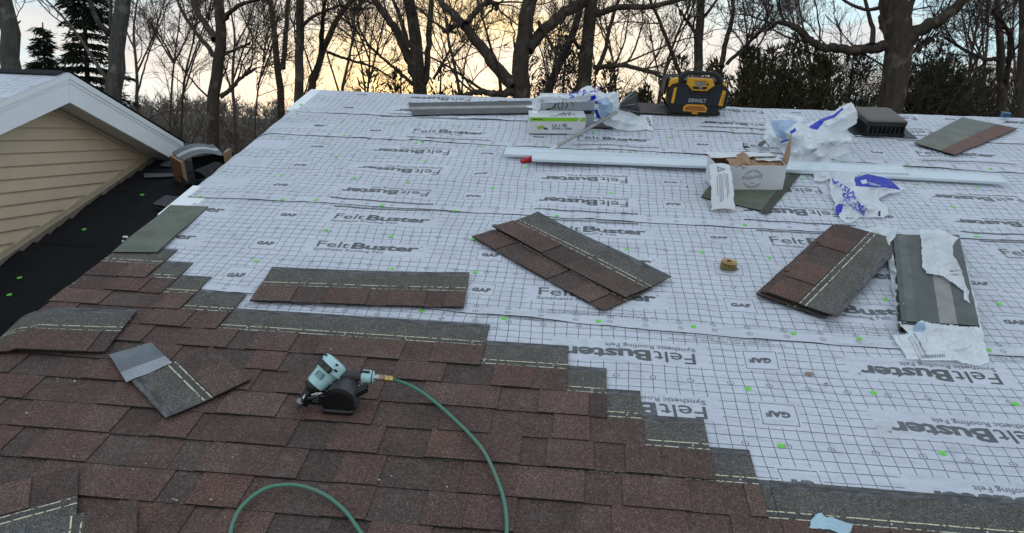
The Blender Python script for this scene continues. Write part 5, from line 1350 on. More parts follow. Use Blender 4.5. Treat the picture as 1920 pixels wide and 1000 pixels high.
# coupler
k0 = hC + (hC - hB) * .10; k1 = P(737, 711.5, SF + .072); kd = (k1 - k0)
mb = MB(); mb.tube([k0 - kd * .1, k0 + kd * .10, k0 + kd * .11, k0 + kd * .17], [.010, .010, .0125, .0125], 12); gbuild(mb, 'plug_nipple', M_STEEL)
mb = MB(); mb.tube([k0 + kd * .16, k0 + kd * .17, k0 + kd * .50, k0 + kd * .51], [.009, .0125, .0125, .010], 14); gbuild(mb, 'quick_coupler', simple('rosy_brass', (.36, .24, .19), .4, .6))
mb = MB(); mb.tube([k0 + kd * .50, k0 + kd * .51, k0 + kd * .64, k0 + kd * .65, k0 + kd * .72, k0 + kd * .73, k0 + kd * .95, k0 + kd * .96], [.011, .0135, .0135, .010, .010, .0125, .012, .009], 6, smooth=False); gbuild(mb, 'hex_fitting', M_BRASS)
# magazine canister, its axis running up the roof
mc = P(637, 752, SF + .055)
mb = MB()
n = 28; r = .058
def disc(y_, rr, dz=0): return [(mc.x + rr * math.cos(2 * math.pi * i / n), mc.y + y_, mc.z + dz + rr * math.sin(2 * math.pi * i / n) * .97) for i in range(n)]
rings = [disc(-.012, .045), disc(-.010, r - .004), disc(-.004, r)]
for a, b in zip(rings[:-1], rings[1:]): mb.add(a + b, [(n + i, n + (i + 1) % n, (i + 1) % n, i) for i in range(n)], smooth=True)
mb.add(rings[0], [tuple(range(n))]); gbuild(mb, 'magazine_front', M_BLKP)
mb = MB(); a, b, c = disc(-.004, r), disc(.085, r), disc(.09, r - .008)
mb.add(a + b, [(n + i, n + (i + 1) % n, (i + 1) % n, i) for i in range(n)], smooth=True); mb.add(b + c, [(n + i, n + (i + 1) % n, (i + 1) % n, i) for i in range(n)]); mb.add(c, [tuple(range(n - 1, -1, -1))]); gbuild(mb, 'magazine_cover', M_DKM)
mb = MB(); mb.tube(disc(-.006, r + .003)[n // 12: n // 2 - n // 12 + 1], .0035, 6); gbuild(mb, 'cover_rim', M_BLKP)
mb = MB(); mb.box((mc.x - .062, mc.y - .010, SF), (mc.x + .056, mc.y + .080, SF + .045), bev=.018); gbuild(mb, 'magazine_base', M_BLKP)
mb = MB(); mb.tube([P(610, 750, SF + .05), P(651, 751, SF + .05)], .0028, 6); gbuild(mb, 'chrome_rail', M_STEEL)
mb = MB(); mb.box((-.014, -.006, 0), (.014, .006, .020), M=Matrix.Translation(P(632, 767, SF + .005)), bev=.003); gbuild(mb, 'latch', M_DKM)
# nose
n0_, n1_ = along(-.02), P(566, 757, SF + .02)
mb = MB(); mb.tube([along(.03), along(-.10), n0_.lerp(n1_, .25)], [.036, .038, .026], 14); gbuild(mb, 'nose_collar', M_BLKP)
def barbox(a, b, w, h, m_, nm, bev=.003):
    d = b - a; X = d.normalized(); Y = X.cross(Vector((0, 0, 1))).normalized(); Z = Y.cross(X) * -1; Z = X.cross(Y) * -1 if X.cross(Y).z < 0 else X.cross(Y)
    M = Matrix(((X.x, Y.x, Z.x, a.x), (X.y, Y.y, Z.y, a.y), (X.z, Y.z, Z.z, a.z), (0, 0, 0, 1)))
    mb = MB(); mb.box((0, -w / 2, -h / 2), (d.length, w / 2, h / 2), M=M, bev=bev); return gbuild(mb, nm, m_)
barbox(n0_.lerp(n1_, .15), n1_, .040, .034, M_BLKP, 'nose_block')
barbox(P(600, 742, SF + .055), P(628, 745, SF + .05), .05, .04, M_BLKP, 'feed_arm')
barbox(P(572, 745, SF + .045), P(600, 740, SF + .06), .030, .012, M_DKM, 'feed_door')
barbox(P(590, 728, SF + .075), P(622, 733, SF + .07), .030, .020, M_BLKP, 'feed_pawl_housing')
mb = MB(); mb.tube([P(568, 748, SF + .05), P(580, 730, SF + .07)], .0045, 8); gbuild(mb, 'contact_arm', M_STEEL)
mb = MB(); mb.tube([P(563, 752, SF + .042), P(560, 763, SF + .008)], [.014, .012], 10); gbuild(mb, 'nose_tip', simple('worn_nose_steel', (.30, .29, .28), .4, .8))
barbox(P(662, 735, SF + .075), P(690, 722, SF + .085), .016, .016, M_BLKP, 'magazine_bracket')
mb = MB(); mb.tube([P(614, 712, SF + .11), P(624, 722, SF + .085), P(634, 716, SF + .1)], .004, 8); gbuild(mb, 'trigger', M_STEEL)

for k_, (t_, s_) in enumerate(((.96, -.030), (.96, .030), (.80, -.040), (.80, .040))):
    mb = MB(); mb.tube([Mf(t_, s_, .022) @ Vector((0, 0, 0)), Mf(t_, s_, .049) @ Vector((0, 0, 0))], .0042, 6); gbuild(mb, 'cap_screw', M_BLKP)
mb = MB(); mb.tube([along(.60), along(.605)], [.0548, .0548], 24); gbuild(mb, 'casting_seam', M_BLKP)
for k_ in range(7):
    t = .14 + k_ * .10; c0_ = hA.lerp(hB, t); dd_ = (hB - hA).normalized()
    mb = MB(); mb.tube([c0_, c0_ + dd_ * .0025], .0226 - .0016 * math.sin(t * 3.1), 16); gbuild(mb, 'grip_rib', M_DKM)
mb = MB(); mb.tube([hC + (hB - hA).normalized() * -.006, hC + (hB - hA).normalized() * -.003], .0262, 18); gbuild(mb, 'end_cap_seam', M_BLKP)
mb = MB(); mb.tube([P(664, 712, SF + .085), P(676, 727, SF + .07), P(668, 744, SF + .045)], .0038, 8); gbuild(mb, 'chrome_arm', M_STEEL)
mb = MB(); mb.tube([P(683, 716, SF + .080), P(672, 737, SF + .062)], .0035, 8); gbuild(mb, 'chrome_arm', M_STEEL)
mb = MB(); mb.box((mc.x - .070, mc.y - .018, SF), (mc.x + .050, mc.y + .03, SF + .022), bev=.006); gbuild(mb, 'magazine_floor', M_BLKP)
barbox(P(606, 748, SF + .035), P(668, 752, SF + .030), .014, .012, M_BLKP, 'feed_rail')
barbox(P(652, 746, SF + .06), P(688, 728, SF + .075), .022, .026, M_BLKP, 'magazine_hinge')
barbox(P(578, 752, SF + .022), P(616, 756, SF + .026), .020, .018, M_BLKP, 'lower_feed_guide')
for (x_, z_) in ((.0, .0), (.012, .006), (-.014, .010)):
    mb = MB(); mb.tube([P(588 + x_ * 300, 741, SF + .075 + z_), P(600 + x_ * 300, 737, SF + .078 + z_)], .0032, 6); gbuild(mb, 'linkage_pin', M_STEEL)
M_HOSE, q_ = new_mat('green_air_hose')
ob_c = q_.node('ShaderNodeTexCoord').outputs['Object']
q_.set(q_.b.inputs['Base Color'], q_.mix(q_.ramp(q_.noise(ob_c, 3.2, 6, .7), [(.50, 0), (.66, .8)]), q_.mix(q_.ramp(q_.noise(ob_c, 40, 4, .7), [(.5, 0), (.7, .4)]), (.065, .215, .145), (.12, .17, .135)), (.15, .17, .145)))
q_.b.inputs['Roughness'].default_value = .5
hp = [(737, 711.5, .072), (748, 715, .052), (765, 722, .03), (790, 735, .010), (820, 757, .009), (850, 785, .009), (880, 814, .009), (905, 845, .009), (925, 880, .009), (940, 920, .009), (948, 960, .009), (950, 1005, .009), (942, 1060, .009), (915, 1110, .009), (860, 1140, .009), (790, 1130, .009), (735, 1080, .009), (700, 1030, .009), (672, 992, .009), (645, 957, .009), (612, 930, .009), (575, 914, .009), (540, 909, .009), (505, 914, .009), (475, 930, .009), (452, 952, .009), (438, 978, .009), (432, 1005, .009), (430, 1050, .009), (440, 1110, .009)]
hc = [P(a, b, SF + .004 + c) for a, b, c in hp]; sm = []
for i in range(len(hc) - 1):
    p0, p1, p2, p3 = hc[max(i - 1, 0)], hc[i], hc[i + 1], hc[min(i + 2, len(hc) - 1)]
    for k_ in range(6):
        t = k_ / 6; sm.append(.5 * ((2 * p1) + (p2 - p0) * t + (2 * p0 - 5 * p1 + 4 * p2 - p3) * t * t + (3 * p1 - p0 - 3 * p2 + p3) * t ** 3))
mb = MB(); mb.tube([p + Vector((.003 * N3(i * .11, 1, 1), .003 * N3(i * .11, 5, 1), 0)) for i, p in enumerate(sm)], .0064, 12); tag(mb.build('air_hose', M_HOSE, None, mw=ROOF.copy()), 'green air hose looping over the brown shingles from the nail gun', 'hose')

# ------------------------------------------------------------------ small debris
def chip(px, py, n, r, col, label, name='dry_leaf', cat='leaf', sd=1, lift=.004, group=None):
    c = P(px, py, n); e = random.Random(sd); m_ = 9; mb = MB()
    rim = [c + Vector((r * e.uniform(.6, 1.1) * math.cos(2 * math.pi * i / m_), r * e.uniform(.4, .9) * math.sin(2 * math.pi * i / m_), e.uniform(0, lift))) for i in range(m_)]
    vs = [c + Vector((0, 0, lift * 1.2))] + rim + [p - Vector((0, 0, .0012)) for p in rim]
    mb.add(vs, [(0, 1 + i, 1 + (i + 1) % m_) for i in range(m_)] + [(1 + i, 1 + m_ + i, 1 + m_ + (i + 1) % m_, 1 + (i + 1) % m_) for i in range(m_)], 0, (1, 1, 1))
    key = 'chip_%s' % (str(col)); m2 = bpy.data.materials.get(key) or simple(key, col, .7, var=.3, scale=60)
    tag(mb.build(name, m2, None, mw=ROOF.copy()), label, cat, group)
chip(1517, 701, .014, .020, (.27, .19, .16), 'larger dry brown leaf scrap on the underlayment at the right', sd=2)
chip(1549, 720, .014, .011, (.30, .22, .20), 'smaller dry brown leaf scrap beside the larger one', sd=4)
chip(1164, 286, .018, .016, (.10, .16, .04), 'green leaf scrap above the aluminium strip', sd=5)
chip(1178, 289, .018, .012, (.04, .04, .03), 'dark leaf scrap above the aluminium strip', sd=6)
chip(1288, 351, .016, .010, (.03, .03, .04), 'tiny dark chip on the underlayment left of the cardboard box', 'asphalt_chip', 'chip', sd=7)
chip(1431, 277, .03, .06, (.10, .10, .10), 'grey rag lump behind the open cardboard box', 'rag', 'rag', sd=8, lift=.05)
chip(1400, 279, .02, .03, (.02, .02, .02), 'small black cap beside the grey rag behind the box', 'bottle_cap', 'cap', sd=9, lift=.02)
chip(236, 448, LOWN + .012, .022, (.72, .74, .76), 'white caulk blob on the black lower roof by the rake', 'caulk_blob', 'caulk', sd=10, lift=.02)
chip(231, 453, LOWN + .010, .012, (.70, .72, .74), 'small white caulk crumb next to the larger blob', 'caulk_blob', 'caulk', sd=11, lift=.01)
rc = random.Random(77)
for i, (a, b) in enumerate(((124, 886), (274, 870), (325, 936), (396, 937), (436, 858), (734, 893), (711, 900), (838, 913), (139, 856), (620, 655), (244, 600), (220, 627), (292, 538), (140, 715), (108, 710), (1180, 700), (331, 938), (50, 775), (250, 880), (480, 640))):
    chip(a, b, SF + .001, rc.uniform(.003, .006), (.45, .41, .38), 'pale fibre crumb on the brown shingles', 'fibre_crumb', 'crumb', sd=20 + i, lift=.002, group='pale crumbs on the brown shingles')
c = P(1887, 221, .03); bm_ = empty('blue_cap_box', ROOF @ Matrix.Translation(c), 'small blue plastic tub sitting on the ridge at the far right', 'tub')
mb = MB(); mb.box((-.03, 0, 0), (.03, .05, .03), bev=.004); mb.build('tub_body', simple('blue_tub_plastic', (.02, .09, .20), .4), bm_)
mb = MB(); mb.box((-.033, -.003, .030), (.033, .053, .036), bev=.002); mb.build('tub_lid', simple('blue_tub_lid', (.02, .07, .16), .4), bm_)
# ================================================================== LAND, WOODS AND TREES
def bark(name, c0, c1, scale=9):
    m_, q = new_mat(name)
    ob = q.node('ShaderNodeTexCoord').outputs['Object']
    mpn = q.node('ShaderNodeMapping', None, Scale=(1, 1, .18)); q.l.new(ob, mpn.inputs['Vector'])
    f = q.noise(mpn.outputs[0], scale * 2.2, 6, .7, .3); f2 = q.noise(ob, scale * .5, 4, .6)
    c = q.mix(q.ramp(f, [(.3, 0), (.7, 1)]), c0, c1)
    c = q.mix(q.m('MULTIPLY', q.ramp(f2, [(.56, 0), (.64, 1)]), .6), c, tuple(min(1, v * 1.9) for v in c1))
    q.set(q.b.inputs['Base Color'], c); q.b.inputs['Roughness'].default_value = .9
    q.b.inputs['Specular IOR Level'].default_value = .15
    bump(q, f, .05, 1.0); return m_
M_BARK = bark('dark_tree_bark', (.040, .032, .026), (.105, .084, .066))
M_BARKG = bark('grey_lichen_bark', (.050, .048, .043), (.135, .132, .115))
M_TWIG = simple('fine_twig_bark', (.085, .062, .047), .9, var=.3, scale=.6)
M_TWIGG = simple('grey_brush_twigs', (.15, .13, .11), .9, var=.35, scale=.3)
def tubes(pl, seg=4):
    """pl: list of (points Nx3, radii N) -> verts, quads ; grouped by length for speed"""
    VV = []; FF = []; base = 0; by = {}
    for p, r in pl: by.setdefault(len(p), []).append((p, r))
    for n, L in by.items():
        Pn = np.array([a for a, _ in L], np.float64); Rn = np.array([b for _, b in L], np.float64); M = len(L)
        Tn = np.empty_like(Pn); Tn[:, 1:-1] = Pn[:, 2:] - Pn[:, :-2]; Tn[:, 0] = Pn[:, 1] - Pn[:, 0]; Tn[:, -1] = Pn[:, -1] - Pn[:, -2]
        Tn /= np.linalg.norm(Tn, axis=2, keepdims=True) + 1e-9
        ref = np.zeros_like(Tn); ref[..., 0] = .31; ref[..., 1] = .87; ref[..., 2] = .11
        A = np.cross(Tn, ref); A /= np.linalg.norm(A, axis=2, keepdims=True) + 1e-9; B_ = np.cross(Tn, A)
        w = np.arange(seg) * 2 * np.pi / seg
        ring = Pn[:, :, None, :] + Rn[:, :, None, None] * (A[:, :, None, :] * np.cos(w)[None, None, :, None] + B_[:, :, None, :] * np.sin(w)[None, None, :, None])
        V = ring.reshape(-1, 3); idx = np.arange(M * n * seg).reshape(M, n, seg) + base
        a = idx[:, :-1, :]; b = np.roll(idx, -1, 2)[:, :-1, :]; c = np.roll(idx, -1, 2)[:, 1:, :]; d = idx[:, 1:, :]
        FF.append(np.stack([a, b, c, d], -1).reshape(-1, 4)); VV.append(V); base += len(V)
    return np.concatenate(VV), np.concatenate(FF)
def spl(pts, rad, n):
    """smooth resample of a polyline"""
    pts = np.array(pts, float); rad = np.array(rad, float)
    s_ = np.r_[0, np.cumsum(np.linalg.norm(np.diff(pts, axis=0), axis=1))]; t = np.linspace(0, s_[-1], n)
    out = np.stack([np.interp(t, s_, pts[:, k]) for k in range(3)], 1)
    k = np.array([.25, .5, .25])
    for _ in range(2):
        o2 = out.copy(); o2[1:-1] = out[:-2] * .25 + out[1:-1] * .5 + out[2:] * .25; out = o2
    return out, np.interp(t, s_, rad)
class Tree:
    def __init__(s, seed): s.r = np.random.default_rng(seed); s.big = []; s.mid = []; s.tw = []
    def walk(s, p, d, L, r0, r1, n, wig, up_):
        pts = [p]; d = d / np.linalg.norm(d); st = L / (n - 1)
        for i in range(n - 1):
            d = d + s.r.normal(0, wig, 3) + np.array([0, 0, up_]); d /= np.linalg.norm(d); p = p + d * st; pts.append(p)
        return np.array(pts), np.linspace(r0, r1, n)
    def kids(s, pts, rad, lvl, dens, Ls, t0=.2):
        n = max(1, int(dens)); m_ = len(pts)
        for _ in range(n):
            t = s.r.uniform(t0, 1) ** .85; i = min(m_ - 2, int(t * (m_ - 1))); f = t * (m_ - 1) - i
            p = pts[i] * (1 - f) + pts[i + 1] * f; d = pts[i + 1] - pts[i]; d = d / (np.linalg.norm(d) + 1e-9)
            q = s.r.normal(0, 1, 3); q -= d * q.dot(d); q /= np.linalg.norm(q)
            a = s.r.uniform(.45, 1.15); nd = d * math.cos(a) + q * math.sin(a); nd[2] += .25
            L = Ls * s.r.uniform(.45, 1.25) * (1.1 - .5 * t)
            rr = max(.004, min(rad[i] * .5, .0125 * L + .003) * (1 if lvl < 3 else .8))
            if lvl == 1:
                c, cr = s.walk(p, nd, L, rr, .0055, 9, .17, .05); s.mid.append((c, cr)); s.kids(c, cr, 2, 9 * s.fine, L * .55, .15)
            elif lvl == 2:
                c, cr = s.walk(p, nd, L, min(max(rr * .6, .0055), .009), .0032, 6, .20, .05); s.tw.append((c, cr)); s.kids(c, cr, 3, 6 * s.fine, L * .55, .1)
            else:
                c, cr = s.walk(p, nd, L, .0038, .0022, 4, .22, .03); s.tw.append((c, cr))
def make_tree(limbs, dist, seed, label, barkm=None, dens=1.0, fine=1.0, Lk=1.6, group='bare trees behind the roof', depth=.8, base_px=None):
    """limbs: [(pixels, half width px start, end, children)], the first one is the trunk"""
    T_ = Tree(seed); T_.fine = fine; ppm = FOC / dist; allp = []
    for li, (px, r0, r1, nk) in enumerate(limbs):
        dd = T_.r.uniform(-depth, depth) if li else 0
        W = []
        for i, (a, b) in enumerate(px):
            off = dd * (i / max(1, len(px) - 1)) if li else 0
            off = dd * (1 - i / max(1, len(px) - 1)) if li else 0
            W.append(np.array(PW(a, b, dist + off)))
        if li == 0:
            w0, w1 = W[0], W[-1]                 # first point is the top, last the lowest in view: carry on to the ground and above the frame
            d = (w1 - w0); d = d / max(.1, abs(d[2])); W.append(w1 + np.array([d[0] * .3, d[1] * .3, -1]) * max(.2, w1[2] - ground(w1[0], w1[1]) + .3))
            d0 = (W[0] - W[1]); d0 = d0 / (np.linalg.norm(d0) + 1e-9); up_ = W[0] + d0 * 3.0 + np.array([0, 0, .6]); W.insert(0, up_)
            rr = [r0 * .7] + list(np.linspace(r0, r1, len(px))) + [r1 * 1.25]
        else:
            rr = list(np.linspace(r0, r1, len(px)))
            e = W[0]                               # the far end runs on past the picture's edge
            if px[0][1] <= 2:
                d0 = (W[0] - W[1]); d0 = d0 / (np.linalg.norm(d0) + 1e-9); W.insert(0, W[0] + d0 * 2.0 + np.array([0, 0, .3])); rr = [rr[0] * .5] + rr
        pts, rad = spl(W, [q / ppm for q in rr], max(10, len(W) * 6)); 
        jit = T_.r.normal(0, 1, pts.shape) * (rad[:, None] * .16); pts = pts + jit
        T_.big.append((pts, rad))
        if nk: T_.kids(pts[::-1] if True else pts, rad[::-1], 1, nk * dens, Lk)
    b0 = T_.big[0][0][-1]
    root = empty('bare_tree', Matrix.Translation(Vector(b0)), label, 'tree', group)
    inv = np.array(b0)
    V, F = tubes(T_.big, 10); link('trunk', mesh_np('trunk', V - inv, F, barkm or M_BARK), root)
    if T_.mid:
        V, F = tubes(T_.mid, 5); link('branches', mesh_np('branches', V - inv, F, barkm or M_BARK), root)
        V, F = tubes(T_.tw, 3); link('twigs', mesh_np('twigs', V - inv, F, M_TWIG), root)
    return root
def ground(x_, y_):
    d = max(0.0, y_ - 9.0)
    h = -.10 * min(d, 60) * .6
    far = max(0, math.hypot(x_, y_) - 110)
    h += min(far * .05, 7.2) * (1 + .25 * math.sin(x_ * .013 + 1) + .15 * math.sin(x_ * .037))
    return h + .25 * N3(x_ * .05, y_ * .05, 2)
nx, ny = 110, 110
V = []; 
gx = np.sign(np.linspace(-1, 1, nx + 1)) * np.abs(np.linspace(-1, 1, nx + 1)) ** 2.2 * 900; gy = np.sign(np.linspace(-1, 1, ny + 1)) * np.abs(np.linspace(-1, 1, ny + 1)) ** 2.2 * 900
V = [(a, b, ground(a, b)) for b in gy for a in gx]
idx = np.arange((nx + 1) * (ny + 1)).reshape(ny + 1, nx + 1)
F = np.stack([idx[:-1, :-1], idx[:-1, 1:], idx[1:, 1:], idx[1:, :-1]], -1).reshape(-1, 4)
m_, q = new_mat('leaf_litter_ground'); ob = q.node('ShaderNodeTexCoord').outputs['Object']
q.set(q.b.inputs['Base Color'], q.mix(q.ramp(q.noise(ob, .35, 8, .7), [(.35, 0), (.65, 1)]), (.045, .036, .028), (.10, .082, .062))); q.b.inputs['Roughness'].default_value = .95
tag(link('ground', mesh_np('ground', V, F, m_)), kind='structure')

# far wood on the hill: one mass of thin crowns
r_ = np.random.default_rng(4); pl = []; tr = []
for i in range(2600):
    az = r_.uniform(-.85, .9); D = 30 + 250 * r_.uniform() ** 1.1
    x_, y_ = D * math.tan(az * .8), D
    z0_ = ground(x_, y_); h = r_.uniform(3.5, 7.2) * (.8 if D < 45 else 1)
    top = np.array([x_ + r_.normal(0, .6), y_, z0_ + h]); b = np.array([x_, y_, z0_ - .3])
    w = .018 + D * .00045
    tr.append((np.linspace(b, top, 4) + r_.normal(0, .15, (4, 3)) * [[1], [1], [1], [.2]], np.array([.12, .09, .05, .02]) * h / 9))
    for k_ in range(11):
        t = r_.uniform(.25, 1); p = b * (1 - t) + top * t; a = r_.uniform(0, 6.28); L = r_.uniform(.8, 2.6) * (1.15 - t * .6)
        d = np.array([math.cos(a), math.sin(a) * .6, r_.uniform(.3, 1.3)]); d /= np.linalg.norm(d)
        e = p + d * L; m2 = (p + e) / 2 + r_.normal(0, .12, 3)
        pl.append((np.array([p, m2, e]), np.array([w * 1.2, w * .8, w * .3])))
        for q_ in range(3):
            e2 = e + r_.normal(0, .55, 3) + [0, 0, .4]; pl.append((np.array([m2, (m2 + e2) / 2 + r_.normal(0, .08, 3), e2]), np.array([w * .6, w * .5, w * .25])))
V, F = tubes(tr + [], 4); V2, F2 = tubes(pl, 3)
V = np.concatenate([V, V2]); F = np.concatenate([F, F2 + len(V) - len(V2)])
tag(link('distant_woods', mesh_np('distant_woods', V, F, M_TWIGG)), 'grey brown leafless wood covering the far hillside', 'woods', None, 'stuff')
# brush behind the ridge
pl = []
for i in range(27000):
    D = r_.uniform(13, 30); u_ = r_.uniform(-.75, .85) if i < 17000 else r_.uniform(.14, .62); x_ = D * u_
    z0_ = ground(x_, D); top_ = 3.3 + 1.79 + D * float(np.interp(u_, [-.5, -.3, -.2, 0, .15, .3, .7], [-.02, -.015, .022, .030, .03, .085, .085])) * (1 if i < 17000 else r_.uniform(.75, 1.2)) + r_.normal(0, .12)
    p = np.array([x_, D, r_.uniform(max(z0_, 1.5), top_)]); a = r_.uniform(0, 6.28)
    d = np.array([math.cos(a), math.sin(a) * .5, r_.uniform(-.1, 1.4)]); d /= np.linalg.norm(d); L = r_.uniform(.4, 1.5)
    c = [p]
    for k_ in range(4): d = d + r_.normal(0, .28, 3); d /= np.linalg.norm(d); c.append(c[-1] + d * L / 4)
    pl.append((np.array(c), np.linspace(.0065, .0028, 5)))
V, F = tubes(pl, 3); tag(link('undergrowth', mesh_np('undergrowth', V, F, simple('brown_brush_twigs', (.070, .052, .036), .9, var=.4, scale=.4))), 'tangled brown brush and twigs behind the ridge', 'undergrowth', None, 'stuff')

GT = 'bare trees behind the roof'
make_tree([([(3, 0), (14, 60), (28, 140)], 16, 18, 3), ([(38, 40), (22, 55), (12, 60)], 1.5, 2.5, 2)], 12, 1, 'thick grey trunk at the far left edge above the gable roof', M_BARKG, Lk=1.3, group=None)
make_tree([([(230, 0), (223, 70), (217, 140), (212, 215)], 14, 16.5, 3), ([(167, 0), (180, 42), (205, 66)], 3, 6, 6), ([(207, 0), (206, 35), (208, 62)], 3, 4, 4), ([(86, 0), (115, 28), (150, 70), (175, 110), (200, 150)], 1.5, 4, 9)], 12, 2, 'thick lichen-spotted trunk beside the gable peak', M_BARKG, Lk=1.4, group=None)
make_tree([([(412, 0), (416, 55), (410, 120), (403, 190), (396, 270)], 9, 12, 8), ([(362, 0), (372, 28), (392, 56), (404, 74)], 5, 7, 8), ([(332, 0), (346, 30), (372, 68), (390, 88), (403, 106)], 2.5, 5, 9), ([(480, 0), (450, 9), (430, 24), (421, 36)], 3, 5, 7), ([(480, 128), (450, 148), (428, 172), (412, 182)], 2.5, 5, 7), ([(470, 80), (445, 92), (420, 102)], 2, 3, 4)], 14, 3, 'forking bare tree standing behind the lower black roof ridge', Lk=1.7, dens=1.1)
make_tree([([(505, 0), (512, 40), (520, 110), (527, 200)], 4, 7, 9), ([(540, 0), (536, 60), (530, 130)], 4, 5, 7)], 16, 4, 'slim dark bare tree just left of the rake peak', Lk=1.7)
make_tree([([(563, 0), (566, 50), (562, 110), (560, 200)], 7, 8.5, 8), ([(640, 10), (610, 20), (585, 32), (568, 48)], 2, 3.5, 7)], 14, 5, 'straight dark trunk directly behind the rake peak', Lk=1.7)
make_tree([([(662, 0), (632, 30), (608, 85), (592, 135), (582, 175)], 4, 7.5, 8), ([(609, 0), (604, 50), (603, 95)], 3, 4.5, 7), ([(740, 150), (700, 125), (650, 112), (615, 98)], 1.5, 3, 8)], 15, 6, 'bare tree leaning right with two stems just past the rake peak', Lk=1.8)
make_tree([([(768, 0), (776, 50), (785, 110), (790, 185)], 10, 13, 6), ([(702, 0), (722, 28), (745, 60), (762, 100), (778, 140)], 6, 9, 9), ([(808, 0), (806, 55), (802, 110), (797, 160)], 5, 6, 7), ([(737, 0), (752, 40), (768, 90)], 3, 5, 5), ([(670, 45), (690, 85), (730, 120), (775, 160)], 1.5, 3.5, 8), ([(850, 80), (835, 110), (812, 150)], 1.5, 3, 5)], 14, 7, 'clump of rising stems above the evergreen shrub in the centre', Lk=1.8, dens=1.1)
make_tree([([(996, 0), (988, 45), (980, 90), (974, 140), (970, 200)], 13, 17, 4), ([(822, 0), (850, 25), (872, 48), (905, 92), (940, 138), (965, 165)], 6, 13, 8), ([(1098, 0), (1072, 14), (1040, 38), (1010, 68), (988, 92)], 10, 11, 8), ([(830, 60), (848, 50), (868, 46)], 4, 5, 5), ([(928, 20), (934, 10), (915, 2), (900, 12), (880, 38), (872, 46)], 4, 6, 7), ([(855, 62), (845, 58), (836, 58), (846, 50)], 2, 4, 3), ([(866, 180), (900, 172), (935, 178), (965, 172)], 4, 8, 5), ([(1050, 110), (1020, 60), (1008, 40)], 2, 4, 5)], 13, 8, 'broad spreading bare tree with crooked limbs left of the nail cartons', Lk=1.9, dens=1.15)
make_tree([([(1110, 0), (1104, 60), (1098, 120), (1094, 185)], 11, 13.5, 5), ([(1272, 0), (1222, 14), (1160, 12), (1120, 26)], 4, 6, 10), ([(1252, 150), (1228, 138), (1170, 122), (1112, 127)], 3, 4.5, 9), ([(1160, 0), (1144, 45), (1136, 90), (1118, 138)], 3, 4.5, 7)], 13.5, 9, 'dark trunk rising behind the plastic bag and nail cartons', Lk=1.8, dens=1.1)
make_tree([([(1088, 20), (1078, 65), (1050, 115), (1018, 175)], 6, 8, 7), ([(1060, 68), (1074, 72), (1084, 90)], 3, 3.5, 4)], 14.5, 10, 'leaning dark stem between the two thick central trunks', Lk=1.5)
make_tree([([(1314, 0), (1312, 50), (1310, 95), (1306, 160)], 7, 8.5, 9), ([(1218, 0), (1240, 45), (1258, 95), (1280, 150)], 2.5, 4, 8), ([(1375, 0), (1374, 40), (1360, 80), (1352, 125)], 3.5, 5, 9), ([(1450, 10), (1430, 55), (1395, 90), (1362, 120)], 2, 3.5, 8), ([(1275, 20), (1292, 45), (1305, 62)], 2.5, 3.5, 5), ([(1345, 0), (1330, 22), (1314, 38)], 2, 3.5, 5)], 14, 11, 'bare tree directly behind the yellow radio', Lk=1.8, dens=1.15)
make_tree([([(1680, 0), (1684, 60), (1676, 130), (1668, 230)], 24, 21, 5), ([(1808, 0), (1780, 24), (1740, 48), (1712, 66), (1690, 84)], 8, 13, 8), ([(1438, 58), (1456, 42), (1475, 42), (1500, 58), (1535, 88), (1590, 94), (1632, 90), (1668, 86)], 3, 10, 9), ([(1622, 0), (1632, 35), (1638, 62), (1636, 84)], 3, 5, 7), ([(1710, 0), (1706, 25), (1690, 50)], 5, 8, 5), ([(1580, 0), (1610, 18), (1640, 22), (1665, 5)], 2.5, 3.5, 6), ([(1762, 60), (1730, 84), (1695, 110)], 2, 4, 6), ([(1652, 30), (1655, 50), (1668, 68)], 5, 7, 1)], 13, 12, 'thickest gnarled trunk with a long low crooked limb behind the roof vent', Lk=1.7, dens=1.2)
make_tree([([(1870, 0), (1872, 60), (1878, 130), (1880, 215)], 5, 8, 9), ([(1835, 130), (1850, 112), (1872, 108)], 2, 3, 5), ([(1770, 70), (1810, 95), (1850, 112), (1874, 112)], 2, 3.5, 8), ([(1862, 20), (1895, 62), (1890, 120), (1886, 170)], 3, 4.5, 8)], 14, 13, 'forked slender tree left of the right picture edge', Lk=1.7, dens=1.1)
make_tree([([(1921, 0), (1918, 80), (1914, 225)], 7, 9, 6)], 13, 14, 'dark trunk standing on the right edge of the view', Lk=1.6)
